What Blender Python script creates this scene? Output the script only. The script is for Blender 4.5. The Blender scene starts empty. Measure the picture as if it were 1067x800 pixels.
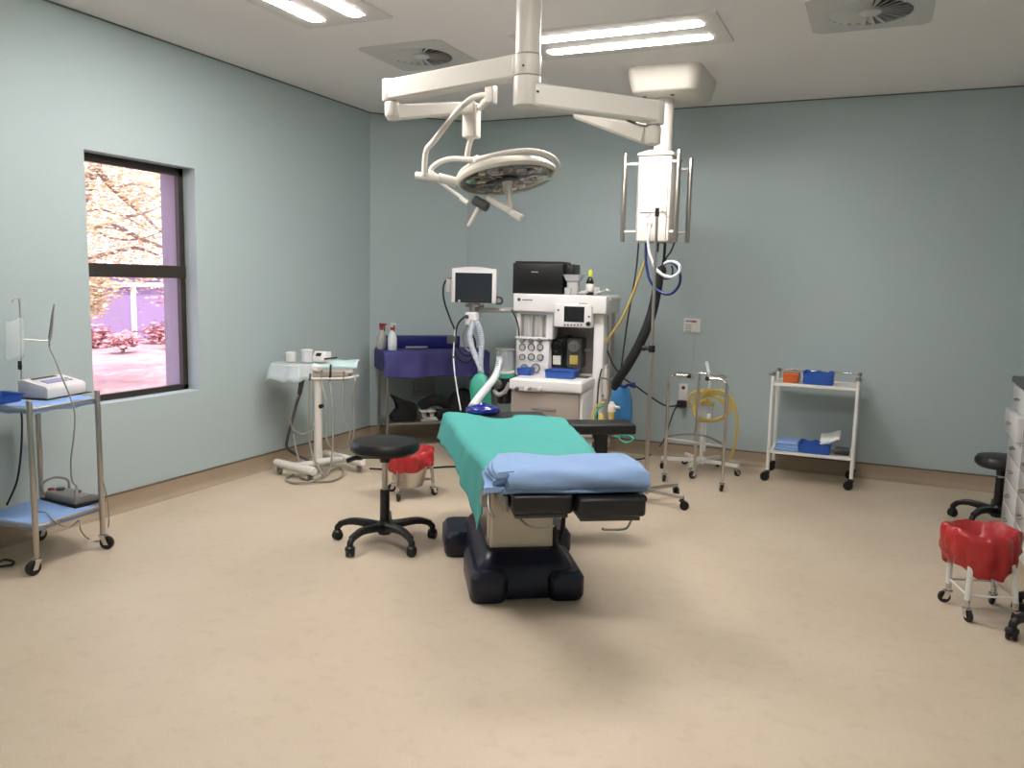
import bpy, bmesh, math, random
from mathutils import Vector, Matrix, noise
random.seed(7)
SC = bpy.context.scene
COL = SC.collection
PI = math.pi
def R(d): return math.radians(d)

# ------------------------------------------------------------------ camera solved from the photo's vanishing points
CX, CY, FOC, EYE = 533.5, 400.0, 849.31, 1.45
def unit(v): v = Vector(v); v.normalize(); return v
VY = unit((918 - CX, 302 - CY, FOC))
VX = -unit((-1381 - CX, 249 - CY, FOC))
VZ = -VY.cross(VX)
if VZ.y > 0: VZ = -VZ
def ray(px, py):
    d = Vector((px - CX, py - CY, FOC)); return Vector((VX.dot(d), VY.dot(d), VZ.dot(d)))
def Z(px, py, z):
    d = ray(px, py); t = (z - EYE) / d.z; return Vector((d.x * t, d.y * t, z))
def Y(px, py, y):
    d = ray(px, py); t = y / d.y; return Vector((d.x * t, y, EYE + d.z * t))
def X(px, py, x):
    d = ray(px, py); t = x / d.x; return Vector((x, d.y * t, EYE + d.z * t))

cam = bpy.data.objects.new('camera', bpy.data.cameras.new('camera'))
COL.objects.link(cam)
right = Vector((VX.x, VY.x, VZ.x)); down = Vector((VX.y, VY.y, VZ.y)); fwd = Vector((VX.z, VY.z, VZ.z))
m3 = Matrix((right, -down, -fwd)).transposed()
cam.matrix_world = Matrix.Translation((0, 0, EYE)) @ m3.to_4x4()
cam.data.sensor_fit = 'HORIZONTAL'; cam.data.sensor_width = 36.0
cam.data.lens = 36.0 * FOC / 1067.0
cam.data.clip_start = 0.05; cam.data.clip_end = 300
SC.camera = cam

# ------------------------------------------------------------------ materials
def lin(c):
    return tuple(((x / 255.0) / 12.92 if x / 255.0 <= 0.04045 else ((x / 255.0 + 0.055) / 1.055) ** 2.4) for x in c) + (1.0,)
def mat(name, rgb, rough=0.5, metal=0.0, var=0.05, vscale=6.0, bump=0.0, bscale=200.0, spec=0.5, alpha=1.0, trans=0.0, coat=0.0):
    m = bpy.data.materials.new(name); m.use_nodes = True
    nt = m.node_tree; b = nt.nodes['Principled BSDF']
    b.inputs['Roughness'].default_value = rough; b.inputs['Metallic'].default_value = metal
    b.inputs['Specular IOR Level'].default_value = spec
    b.inputs['Alpha'].default_value = alpha
    b.inputs['Transmission Weight'].default_value = trans
    b.inputs['Coat Weight'].default_value = coat
    tc = nt.nodes.new('ShaderNodeTexCoord')
    n = nt.nodes.new('ShaderNodeTexNoise'); n.inputs['Scale'].default_value = vscale; n.inputs['Detail'].default_value = 4
    nt.links.new(tc.outputs['Object'], n.inputs['Vector'])
    mx = nt.nodes.new('ShaderNodeMix'); mx.data_type = 'RGBA'
    c = lin(rgb)
    mx.inputs[6].default_value = tuple(x * (1 - var) for x in c[:3]) + (1,)
    mx.inputs[7].default_value = tuple(min(1, x * (1 + var)) for x in c[:3]) + (1,)
    nt.links.new(n.outputs['Fac'], mx.inputs[0]); nt.links.new(mx.outputs[2], b.inputs['Base Color'])
    if bump > 0:
        n2 = nt.nodes.new('ShaderNodeTexNoise'); n2.inputs['Scale'].default_value = bscale; n2.inputs['Detail'].default_value = 3
        nt.links.new(tc.outputs['Object'], n2.inputs['Vector'])
        bp = nt.nodes.new('ShaderNodeBump'); bp.inputs['Strength'].default_value = bump; bp.inputs['Distance'].default_value = 0.01
        nt.links.new(n2.outputs['Fac'], bp.inputs['Height']); nt.links.new(bp.outputs['Normal'], b.inputs['Normal'])
    return m
def emit(name, rgb, s):
    m = bpy.data.materials.new(name); m.use_nodes = True; nt = m.node_tree
    nt.nodes.remove(nt.nodes['Principled BSDF'])
    e = nt.nodes.new('ShaderNodeEmission'); e.inputs['Color'].default_value = lin(rgb); e.inputs['Strength'].default_value = s
    nt.links.new(e.outputs[0], nt.nodes['Material Output'].inputs['Surface']); return m
def pane(name, tint, gloss=0.06, rough=0.02):
    m = bpy.data.materials.new(name); m.use_nodes = True; nt = m.node_tree
    nt.nodes.remove(nt.nodes['Principled BSDF'])
    t = nt.nodes.new('ShaderNodeBsdfTransparent'); t.inputs['Color'].default_value = lin(tint)
    g = nt.nodes.new('ShaderNodeBsdfGlossy'); g.inputs['Roughness'].default_value = rough
    x = nt.nodes.new('ShaderNodeMixShader'); x.inputs[0].default_value = gloss
    nt.links.new(t.outputs[0], x.inputs[1]); nt.links.new(g.outputs[0], x.inputs[2])
    nt.links.new(x.outputs[0], nt.nodes['Material Output'].inputs['Surface']); return m
def floor_mat():
    m = mat('vinyl_floor', (196, 178, 154), 0.42, var=0.0, bump=0.02, bscale=90, spec=0.35)
    nt = m.node_tree; b = nt.nodes['Principled BSDF']; tc = nt.nodes['Texture Coordinate']
    n1 = nt.nodes.new('ShaderNodeTexNoise'); n1.inputs['Scale'].default_value = 1.4; n1.inputs['Detail'].default_value = 6
    n2 = nt.nodes.new('ShaderNodeTexNoise'); n2.inputs['Scale'].default_value = 160; n2.inputs['Detail'].default_value = 2
    n3 = nt.nodes.new('ShaderNodeTexNoise'); n3.inputs['Scale'].default_value = 14; n3.inputs['Detail'].default_value = 8
    for n in (n1, n2, n3): nt.links.new(tc.outputs['Object'], n.inputs['Vector'])
    r = nt.nodes.new('ShaderNodeValToRGB')
    r.color_ramp.elements[0].position = 0.3; r.color_ramp.elements[0].color = lin((190, 174, 153))
    r.color_ramp.elements[1].position = 0.7; r.color_ramp.elements[1].color = lin((201, 186, 166))
    nt.links.new(n1.outputs['Fac'], r.inputs[0])
    mx = nt.nodes.new('ShaderNodeMix'); mx.data_type = 'RGBA'; mx.blend_type = 'MULTIPLY'; mx.inputs[0].default_value = 1
    r2 = nt.nodes.new('ShaderNodeValToRGB')
    r2.color_ramp.elements[0].position = 0.28; r2.color_ramp.elements[0].color = (0.9, 0.9, 0.9, 1)
    r2.color_ramp.elements[1].position = 0.5; r2.color_ramp.elements[1].color = (1, 1, 1, 1)
    nt.links.new(n2.outputs['Fac'], r2.inputs[0])
    nt.links.new(r.outputs[0], mx.inputs[6]); nt.links.new(r2.outputs[0], mx.inputs[7])
    mx2 = nt.nodes.new('ShaderNodeMix'); mx2.data_type = 'RGBA'; mx2.blend_type = 'MULTIPLY'; mx2.inputs[0].default_value = 1
    r3 = nt.nodes.new('ShaderNodeValToRGB')
    r3.color_ramp.elements[0].position = 0.34; r3.color_ramp.elements[0].color = (0.94, 0.93, 0.92, 1)
    r3.color_ramp.elements[1].position = 0.46; r3.color_ramp.elements[1].color = (1, 1, 1, 1)
    nt.links.new(n3.outputs['Fac'], r3.inputs[0])
    nt.links.new(mx.outputs[2], mx2.inputs[6]); nt.links.new(r3.outputs[0], mx2.inputs[7])
    nt.links.new(mx2.outputs[2], b.inputs['Base Color'])
    rr = nt.nodes.new('ShaderNodeMapRange'); rr.inputs[3].default_value = 0.36; rr.inputs[4].default_value = 0.52
    nt.links.new(n3.outputs['Fac'], rr.inputs[0]); nt.links.new(rr.outputs[0], b.inputs['Roughness'])
    return m
M = {}
M['floor'] = floor_mat()
M['skirt'] = mat('shaded_vinyl_skirting', (158, 141, 121), 0.45, var=0.06, vscale=3)  # same vinyl as the floor, shade of its upright face put into the colour
M['wall'] = mat('teal_wall_paint', (169, 183, 185), 0.6, var=0.02, vscale=2, bump=0.03, bscale=120, spec=0.3)
M['ceiling'] = mat('ceiling_paint', (244, 241, 240), 0.8, var=0.015, vscale=1.5, spec=0.2)
M['gap'] = mat('painted_gap_shade', (96, 102, 100), 0.8)
M['frame'] = mat('bronze_aluminium', (44, 38, 33), 0.45, var=0.06)
M['glass'] = pane('window_glass', (250, 240, 247), 0.05)
M['lightpanel'] = mat('light_panel_grey', (220, 216, 212), 0.5, var=0.02)
M['lamp'] = emit('fluorescent_bar', (255, 249, 244), 90)
M['vent'] = mat('vent_grey', (200, 201, 200), 0.5, var=0.02)
M['ventdark'] = mat('vent_inside', (84, 84, 82), 0.9)
M['cream'] = mat('cream_enamel', (220, 214, 207), 0.35, var=0.02)
M['creamplastic'] = mat('cream_plastic', (216, 210, 200), 0.45, var=0.03)
M['white'] = mat('white_enamel', (226, 224, 220), 0.35, var=0.02)
M['whiteplastic'] = mat('white_plastic', (222, 220, 220), 0.4, var=0.03)
M['whitematte'] = mat('white_matte', (228, 228, 226), 0.7, var=0.03)
M['steel'] = mat('stainless_steel', (190, 184, 176), 0.28, 1.0, var=0.05, vscale=30)
M['chrome'] = mat('chrome', (215, 213, 210), 0.12, 1.0, var=0.03)
M['dullsteel'] = mat('brushed_steel', (150, 146, 140), 0.42, 0.9, var=0.08)
M['mirror'] = mat('reflector_facet', (220, 214, 208), 0.12, 1.0)
M['black'] = mat('black_vinyl', (16, 16, 18), 0.45, var=0.15, bump=0.05, bscale=150)
M['blackplastic'] = mat('black_plastic', (12, 12, 14), 0.38, var=0.1)
M['blackmatte'] = mat('black_fabric', (17, 18, 19), 0.85, var=0.2, bump=0.15, bscale=60)
M['rubber'] = mat('black_rubber', (22, 20, 19), 0.6, var=0.15)
M['navy'] = mat('navy_plastic', (16, 20, 42), 0.35, var=0.1)
M['beigemetal'] = mat('beige_column_paint', (214, 202, 184), 0.4, var=0.04)
M['green'] = mat('green_drape_cloth', (70, 156, 150), 0.85, var=0.05, vscale=9, bump=0.06, bscale=45)
M['bagreen'] = mat('green_bag_rubber', (64, 164, 140), 0.45, var=0.05)
M['towel'] = mat('blue_towel_cloth', (130, 157, 196), 0.9, var=0.05, vscale=25, bump=0.12, bscale=90)
M['sheet'] = mat('pale_blue_sheet', (132, 164, 214), 0.8, var=0.05, bump=0.06, bscale=40)
M['purple'] = mat('indigo_drape_cloth', (66, 65, 124), 0.85, var=0.07, vscale=10, bump=0.08, bscale=40)
M['deepblue'] = mat('deep_blue_plastic', (14, 22, 100), 0.4, var=0.05)
M['trayblue'] = mat('blue_tray_plastic', (36, 82, 164), 0.38, var=0.06)
M['maskblue'] = mat('glossy_blue_rubber', (20, 36, 130), 0.12, var=0.05, coat=0.6)
M['orange'] = mat('orange_plastic', (196, 96, 40), 0.4, var=0.06)
M['red'] = mat('red_bin_liner', (172, 42, 44), 0.32, var=0.14, vscale=14, bump=0.6, bscale=26)
M['screen'] = mat('dark_screen', (38, 44, 50), 0.15, var=0.02)
M['darkscreen'] = mat('black_screen', (30, 31, 32), 0.2, var=0.02)
M['grey'] = mat('grey_plastic', (128, 126, 124), 0.45, var=0.05)
M['lightgrey'] = mat('light_grey_plastic', (176, 174, 172), 0.45, var=0.04)
M['drawergrey'] = mat('warm_grey_panel', (158, 148, 140), 0.5, var=0.03)
M['darkgrey'] = mat('dark_grey_plastic', (70, 70, 70), 0.5, var=0.08)
M['gauge'] = mat('gauge_face', (186, 186, 180), 0.3, var=0.1, vscale=40)
M['hose'] = mat('grey_hose', (142, 140, 130), 0.45, var=0.05)
M['whitehose'] = mat('white_hose', (216, 220, 226), 0.4, var=0.03)
M['clearhose'] = mat('clear_corrugated_hose', (206, 214, 224), 0.3, var=0.03, alpha=0.72)
M['clear'] = mat('clear_plastic', (226, 232, 236), 0.15, var=0.02, alpha=0.32)
M['clearbag'] = mat('clear_bag_film', (214, 222, 224), 0.25, var=0.05, alpha=0.3)
M['yellow'] = mat('yellow_hose', (202, 178, 92), 0.45, var=0.06)
M['yellowgreen'] = mat('yellow_green_cap', (206, 210, 64), 0.4, var=0.05)
M['bluehose'] = mat('blue_hose', (26, 46, 116), 0.4, var=0.05)
M['bluebag'] = mat('blue_bag_film', (54, 122, 180), 0.35, var=0.15, vscale=14, bump=0.3, bscale=25, alpha=0.9)
M['cyan'] = mat('pale_cyan_cover', (196, 222, 224), 0.6, var=0.06, bump=0.1, bscale=25)
M['film'] = mat('plastic_film_cover', (208, 220, 224), 0.3, var=0.08, bump=0.4, bscale=22, alpha=0.88)
M['bottleblack'] = mat('dark_bottle_glass', (18, 16, 16), 0.12, var=0.05)
M['label'] = mat('paper_label', (222, 220, 212), 0.7, var=0.03)
M['redmark'] = mat('red_print', (150, 40, 46), 0.6)
M['lilacscreen'] = mat('lilac_screen', (150, 146, 196), 0.3, var=0.06)
M['worktop'] = mat('dark_laminate', (66, 66, 66), 0.4, var=0.12, vscale=60)
M['drawerwhite'] = mat('glossy_white_drawer', (214, 212, 214), 0.14, var=0.02)
M['lilacwall'] = mat('lilac_render', (140, 126, 160), 0.9, var=0.08, vscale=1.2)
M['lilacreveal'] = mat('lilac_reveal', (158, 154, 168), 0.9, var=0.04)
M['coping'] = mat('white_coping', (238, 238, 238), 0.8)
M['ground'] = mat('pink_sand', (172, 140, 138), 0.95, var=0.6, vscale=2.6)
M['bark'] = mat('tree_bark', (140, 122, 116), 0.9, var=0.3, vscale=20)
M['leaf'] = mat('yellow_leaf', (218, 208, 170), 0.8, var=0.3, vscale=3)
M['shrubleaf'] = mat('shrub_leaf', (186, 146, 146), 0.9, var=0.4, vscale=3)

# ------------------------------------------------------------------ mesh builder
def catmull(pts, res):
    pts = [Vector(p) for p in pts]
    if len(pts) < 3 or res <= 1: return pts
    out = []
    ext = [pts[0] * 2 - pts[1]] + pts + [pts[-1] * 2 - pts[-2]]
    for i in range(1, len(ext) - 2):
        a, b, c, d = ext[i - 1], ext[i], ext[i + 1], ext[i + 2]
        for k in range(res):
            t = k / res
            out.append(0.5 * ((2 * b) + (c - a) * t + (2 * a - 5 * b + 4 * c - d) * t * t + (3 * b - a - 3 * c + d) * t ** 3))
    out.append(pts[-1]); return out
class MB:
    def __init__(s): s.bm = bmesh.new()
    def _x(s, vs, M4):
        if M4 is not None: bmesh.ops.transform(s.bm, matrix=M4, verts=vs)
    def box(s, x0, x1, y0, y1, z0, z1, bev=0.0, seg=3, M4=None, taper=None):
        r = bmesh.ops.create_cube(s.bm, size=1.0); vs = r['verts']
        for v in vs:
            tx = ty = 1.0
            if taper and v.co.z > 0: tx, ty = taper
            v.co = Vector(((x0 + x1) / 2 + v.co.x * (x1 - x0) * tx, (y0 + y1) / 2 + v.co.y * (y1 - y0) * ty, (z0 + z1) / 2 + v.co.z * (z1 - z0)))
        if bev > 0:
            es = list({e for v in vs for e in v.link_edges})
            r2 = bmesh.ops.bevel(s.bm, geom=es, offset=min(bev, 0.49 * min(x1 - x0, y1 - y0, z1 - z0)), segments=seg, affect='EDGES', profile=0.5)
            vs = list({v for f in r2['faces'] for v in f.verts} | {v for v in vs if v.is_valid})
        s._x(vs, M4); return s
    def loft(s, rings, cap=True, closed=True):
        rows = [[s.bm.verts.new(Vector(p)) for p in r] for r in rings]
        n = len(rows[0])
        for a, b in zip(rows[:-1], rows[1:]):
            for i in range(n if closed else n - 1):
                j = (i + 1) % n
                s.bm.faces.new((a[i], a[j], b[j], b[i]))
        if cap:
            s.bm.faces.new(list(reversed(rows[0]))); s.bm.faces.new(rows[-1])
        return s
    def tube(s, pts, r, seg=10, res=6, closed=False, corr=0.0, period=0.02):
        P = catmull(list(pts) + ([pts[0]] if closed else []), res)
        if closed: P = P[:-1]
        if corr > 0:
            Q = [P[0]]; step = period / 4
            for p in P[1:]:
                d = (p - Q[-1]).length
                while d > step:
                    Q.append(Q[-1] + (p - Q[-1]) * (step / d)); d = (p - Q[-1]).length
            P = Q if len(Q) > 2 else P
        n = len(P); up = None; rings = []
        for i, p in enumerate(P):
            if closed: t = P[(i + 1) % n] - P[i - 1]
            else: t = P[min(i + 1, n - 1)] - P[max(i - 1, 0)]
            if t.length < 1e-9: t = Vector((0, 0, 1))
            t.normalize()
            if up is None:
                up = Vector((0, 0, 1)) if abs(t.z) < 0.9 else Vector((1, 0, 0))
            up = (up - t * up.dot(t)); up.normalize()
            sd = t.cross(up)
            rr = r(i / max(1, n - 1)) if callable(r) else r
            if corr > 0: rr += corr * (1 if i % 4 < 2 else -1)
            rings.append([p + (up * math.cos(2 * PI * k / seg) + sd * math.sin(2 * PI * k / seg)) * rr for k in range(seg)])
        if closed:
            rows = [[s.bm.verts.new(q) for q in rg] for rg in rings]
            for a in range(n):
                A, B = rows[a], rows[(a + 1) % n]
                for i in range(seg):
                    j = (i + 1) % seg; s.bm.faces.new((A[i], A[j], B[j], B[i]))
        else: s.loft(rings)
        return s
    def cyl(s, p0, p1, r0, r1=None, seg=24, bev=0.0):
        p0, p1 = Vector(p0), Vector(p1); r1 = r0 if r1 is None else r1
        d = p1 - p0; L = d.length
        prof = [(r0, 0), (r1, L)] if bev <= 0 else [(r0 - bev, 0), (r0 - bev * 0.3, bev * 0.3), (r0, bev), (r1, L - bev), (r1 - bev * 0.3, L - bev * 0.3), (r1 - bev, L)]
        M4 = Matrix.Translation(p0) @ d.to_track_quat('Z', 'Y').to_matrix().to_4x4()
        return s.lathe(prof, M4=M4, seg=seg)
    def lathe(s, prof, M4=None, seg=32, cap=True, c=(0, 0, 0)):
        rings = []
        for r, z in prof:
            rr = max(r, 1e-4)
            rings.append([Vector((c[0] + rr * math.cos(2 * PI * k / seg), c[1] + rr * math.sin(2 * PI * k / seg), c[2] + z)) for k in range(seg)])
        if M4 is not None: rings = [[M4 @ p for p in r] for r in rings]
        return s.loft(rings, cap)
    def grid(s, fn, nu, nv):
        rows = [[s.bm.verts.new(Vector(fn(i / nu, j / nv))) for j in range(nv + 1)] for i in range(nu + 1)]
        for i in range(nu):
            for j in range(nv):
                s.bm.faces.new((rows[i][j], rows[i + 1][j], rows[i + 1][j + 1], rows[i][j + 1]))
        return s
    def prism(s, pts, a, b, axis='z', bev=0.0, M4=None):
        def mk(p, t):
            return {'z': (p[0], p[1], t), 'y': (p[0], t, p[1]), 'x': (t, p[0], p[1])}[axis]
        A = [s.bm.verts.new(Vector(mk(p, a))) for p in pts]; B = [s.bm.verts.new(Vector(mk(p, b))) for p in pts]
        n = len(pts); fs = []
        for i in range(n):
            j = (i + 1) % n; fs.append(s.bm.faces.new((A[i], A[j], B[j], B[i])))
        fs.append(s.bm.faces.new(list(reversed(A)))); fs.append(s.bm.faces.new(B))
        vs = A + B
        if bev > 0:
            es = list({e for f in fs for e in f.edges})
            r2 = bmesh.ops.bevel(s.bm, geom=es, offset=bev, segments=2, affect='EDGES', profile=0.5)
            vs = list({v for f in r2['faces'] for v in f.verts} | {v for v in vs if v.is_valid})
        s._x(vs, M4); return s
    def ball(s, c, r, sc=(1, 1, 1), seg=20):
        n = seg // 2
        return s.lathe([(r * math.sin(PI * k / n), -r * math.cos(PI * k / n)) for k in range(n + 1)], seg=seg,
                       M4=Matrix.Translation(Vector(c)) @ Matrix.Diagonal((sc[0], sc[1], sc[2], 1)))
    def warp(s, fn):
        for v in s.bm.verts: v.co = Vector(fn(v.co))
        return s
INV = {}
def obj(name, mb, m, parent=None, world=True, smooth=40, solid=0.0, sub=0, flag=None):
    bm = mb.bm
    if parent is not None and world and INV.get(parent) is not None: bm.transform(INV[parent])
    bmesh.ops.recalc_face_normals(bm, faces=bm.faces[:])
    me = bpy.data.meshes.new(name); bm.to_mesh(me); bm.free()
    me.materials.append(M[m] if isinstance(m, str) else m)
    if smooth:
        me.shade_smooth(); me.set_sharp_from_angle(angle=R(smooth))
    o = bpy.data.objects.new(name, me); COL.objects.link(o)
    if parent is not None:
        o.parent = parent; INV[o] = INV.get(parent)
    if solid:
        md = o.modifiers.new('thick', 'SOLIDIFY'); md.thickness = abs(solid); md.offset = 1 if solid > 0 else -1
    if sub:
        md = o.modifiers.new('sub', 'SUBSURF'); md.levels = sub; md.render_levels = sub
    return o
def thing(name, label, cat, loc=(0, 0, 0), rotz=0.0, group=None):
    o = bpy.data.objects.new(name, None); COL.objects.link(o)
    o.empty_display_size = 0.1
    o.location = loc; o.rotation_euler = (0, 0, rotz)
    INV[o] = (Matrix.Translation(Vector(loc)) @ Matrix.Rotation(rotz, 4, 'Z')).inverted()
    o['label'] = label; o['category'] = cat
    if group: o['group'] = group
    return o
def tag(o, label, cat, group=None):
    o['label'] = label; o['category'] = cat
    if group: o['group'] = group
    return o
def struct(name, mb, m, parent=None, **k):
    o = obj(name, mb, m, parent, **k)
    if parent is None: o['kind'] = 'structure'
    return o
def simple(name, mb, m, label, cat, group=None, **k):
    return tag(obj(name, mb, m, **k), label, cat, group)
def copy_tree(o, parent=None):
    c = o.copy(); COL.objects.link(c)
    if parent is not None: c.parent = parent
    INV[c] = INV.get(o)
    for ch in [x for x in o.children]: copy_tree(ch, c)
    return c
def caster(parent, p, ang, r=0.035, mf='chrome', mw='rubber', world=True, top=None, w=0.02):
    """swivel caster: fork and stem as one part, the wheel its sub-part"""
    x, y = p[0], p[1]; c, s = math.cos(ang), math.sin(ang)
    off = r * 0.55; top = top or r * 2.5
    T = Matrix.Translation((x, y, 0)) @ Matrix.Rotation(ang, 4, 'Z')
    f = MB()
    f.lathe([(0.012, r * 2.02), (0.013, top)], M4=T, seg=12)
    f.lathe([(0.021, r * 1.95), (0.021, r * 2.15)], M4=T, seg=14)
    for sg in (-1, 1):
        f.prism([(-0.014, r * 2.1), (0.014, r * 2.1), (off + 0.012, r * 0.75), (off - 0.012, r * 0.75)], sg * (w * 0.5 + 0.003), sg * (w * 0.5 + 0.006), 'y', M4=T)
    f.prism([(-0.016, r * 1.98), (0.02, r * 1.98), (0.02, r * 2.12), (-0.016, r * 2.12)], -w * 0.5 - 0.006, w * 0.5 + 0.006, 'y', M4=T)
    fk = obj('caster', f, mf, parent, world=world)
    wb = MB()
    Tw = T @ Matrix.Translation((off, 0, r)) @ Matrix.Rotation(PI / 2, 4, 'X')
    wb.lathe([(r * 0.35, -w * 0.4), (r * 0.8, -w * 0.5), (r, -w * 0.3), (r, w * 0.3), (r * 0.8, w * 0.5), (r * 0.35, w * 0.4)], M4=Tw, seg=22)
    wh = obj('wheel', wb, mw, fk, world=world)
    hb = MB(); hb.lathe([(r * 0.34, -w * 0.55), (r * 0.34, w * 0.55)], M4=Tw, seg=14)
    return fk

# ------------------------------------------------------------------ room shell
XL, XR, YB, YF, H = -4.16, 1.35, 6.80, -0.60, 2.88
CA, CB = Vector((-4.16, 6.16, 0)), Vector((-3.52, 6.80, 0))      # splayed corner
def cells(xs, ys, holes):
    out = []
    for a, b in zip(xs[:-1], xs[1:]):
        for c, d in zip(ys[:-1], ys[1:]):
            mx, my = (a + b) / 2, (c + d) / 2
            if not any(h[0] < mx < h[1] and h[2] < my < h[3] for h in holes): out.append((a, b, c, d))
    return out
struct('floor', MB().box(XL - .3, XR + .2, YF - .2, YB + .2, -0.12, 0.0), 'floor')
VENTS = [(-2.82, 4.75), (-0.155, 4.80)]
LIGHTS = [(-2.84, 3.40, 1), (-1.49, 4.78, 0), (-0.60, 1.85, 0)]  # last panel is out of view, added to brighten the foreground
holes = [(x - .235, x + .235, y - .235, y + .235) for x, y in VENTS]
for x, y, k in LIGHTS:
    a, b = (.285, .60) if k else (.60, .285)
    holes.append((x - a, x + a, y - b, y + b))
xs = sorted({XL - .3, XR + .2} | {h[0] for h in holes} | {h[1] for h in holes})
ys = sorted({YF - .2, YB + .2} | {h[2] for h in holes} | {h[3] for h in holes})
cm = MB()
for a, b, c, d in cells(xs, ys, holes): cm.box(a, b, c, d, H, H + 0.14)
struct('ceiling', cm, 'ceiling', smooth=0)
struct('trim_roof', MB().box(XL - .3, XR + .2, YF - .2, YB + .2, H + 0.14, H + 0.3), 'ceiling', smooth=0)
# left wall with the window opening
WY0, WY1, WZ0, WZ1 = 3.315, 4.135, 0.672, 2.136
wl = MB()
for a, b, c, d in cells([YF - .2, WY0, WY1, CA.y + .1], [0, WZ0, WZ1, H], [(WY0, WY1, WZ0, WZ1)]):
    wl.box(XL - .30, XL, a, b, c, d)
struct('wall_left', wl, 'wall', smooth=0)
struct('wall_back', MB().box(CB.x - .1, XR + .2, YB, YB + .2, 0, H), 'wall', smooth=0)
struct('wall_right', MB().box(XR, XR + .2, YF - .2, YB, 0, H), 'wall', smooth=0)
struct('wall_front', MB().box(XL, XR, YF - .2, YF, 0, H), 'wall', smooth=0)
struct('wall_corner', MB().prism([(CA.x, CA.y), (CB.x, CB.y), (CB.x - .1, YB + .2), (XL - .3, YB + .2), (XL - .3, CA.y)], 0, H), 'wall', smooth=0)
# coved vinyl skirting and a dark strip painted as the shaded gap under the ceiling, run along each wall
def run(name, p0, p1, n, prof, m):
    p0, p1, n = Vector(p0), Vector(p1), Vector(n)
    mb = MB(); mb.loft([[p + n * a + Vector((0, 0, z)) for a, z in prof] for p in (p0, p1)])
    return struct(name, mb, m)
cove = [(0, 0), (0.055, 0.0), (0.04, 0.004), (0.026, 0.013), (0.017, 0.027), (0.013, 0.045), (0.013, 0.108), (0, 0.116)]
capp = [(0, 0.108), (0.0165, 0.1085), (0.0165, 0.115), (0, 0.117)]
gapp = [(0, H - 0.009), (0.005, H - 0.009), (0.005, H), (0, H)]
d45 = Vector((1, -1, 0)).normalized()
for nm, a, b, n in (('left', (XL, YF, 0), CA, (1, 0, 0)), ('corner', CA, CB, d45), ('back', CB, (XR, YB, 0), (0, -1, 0)), ('right', (XR, YB, 0), (XR, YF, 0), (-1, 0, 0))):
    run('baseboard_' + nm, a, b, n, cove, 'skirt')
i = 0
M['capdark'] = mat('skirting_cap', (104, 88, 72), 0.6)
for a, b, n in (((XL, YF, 0), CA, (1, 0, 0)), (CA, CB, d45), (CB, (XR, YB, 0), (0, -1, 0)), ((XR, YB, 0), (XR, YF, 0), (-1, 0, 0))):
    i += 1; run('trim_%d' % i, a, b, n, capp, 'capdark')
    i += 1; run('trim_%d' % i, a, b, n, gapp, 'gap')

# window: bronze frame, transom, two panes
wx0, wx1 = XL - .138, XL - .103
wf = MB()
fw = 0.048
wf.box(wx0, wx1, WY0, WY1, WZ1 - fw, WZ1, .003); wf.box(wx0, wx1, WY0, WY1, WZ0, WZ0 + fw * .8, .003)
wf.box(wx0, wx1, WY0, WY0 + fw * .55, WZ0, WZ1, .003); wf.box(wx0, wx1, WY1 - fw * .9, WY1, WZ0, WZ1, .003)
wf.box(wx0 + .001, wx1 + .006, WY0, WY1, 1.420, 1.502, .003)
win = struct('window_1', wf, 'frame', smooth=0)
for z0, z1 in ((WZ0 + .03, 1.425), (1.498, WZ1 - .04)):
    obj('window_pane', MB().box(XL - .130, XL - .124, WY0 + .02, WY1 - .035, z0, z1), 'glass', win, smooth=0)
orv = MB(); orv.box(XL - .302, wx0, WY1 - .006, WY1, WZ0, WZ1); orv.box(XL - .302, wx0, WY0, WY0 + .006, WZ0, WZ1); orv.box(XL - .302, wx0, WY0, WY1, WZ1 - .006, WZ1); orv.box(XL - .302, wx0, WY0, WY1, WZ0, WZ0 + .006)
obj('outer_reveal', orv, 'lilacreveal', win, smooth=0)

# ------------------------------------------------------------------ ceiling lights and swirl vents
LLAB = ['grey ceiling light panel with two glowing bars, nearest the window wall', 'grey ceiling light panel with two glowing bars, behind the surgical lamp column',
        'added unseen ceiling light panel with two glowing bars, nearest the doorway']
for (x, y, k), lab in zip(LIGHTS, LLAB):
    t = thing('ceiling_light', lab, 'ceiling light', (x, y, H), R(90) if k else 0, 'ceiling light panels')
    p = MB()
    a, b = .60, .285
    bars = [(-.5, .5, -.175, -.085), (-.5, .5, .085, .175)]
    for q in cells([-a, -.5, .5, a], [-b, -.175, -.085, .085, .175, b], bars): p.box(q[0], q[1], q[2], q[3], -.012, .03)
    p.box(-a, a, -b, b, .034, .06)
    obj('panel', p, 'lightpanel', t, world=False, smooth=0)
    for bb in bars:
        d = MB(); yc = (bb[2] + bb[3]) / 2; rr = .045
        pts = [(.455 + rr * math.cos(R(q)), yc + rr * math.sin(R(q))) for q in range(-90, 91, 15)] + [(-.455 + rr * math.cos(R(q)), yc + rr * math.sin(R(q))) for q in range(90, 271, 15)]
        d.prism(pts, -.016, .028)
        obj('light_bar', d, 'lamp', t, world=False)
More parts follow.
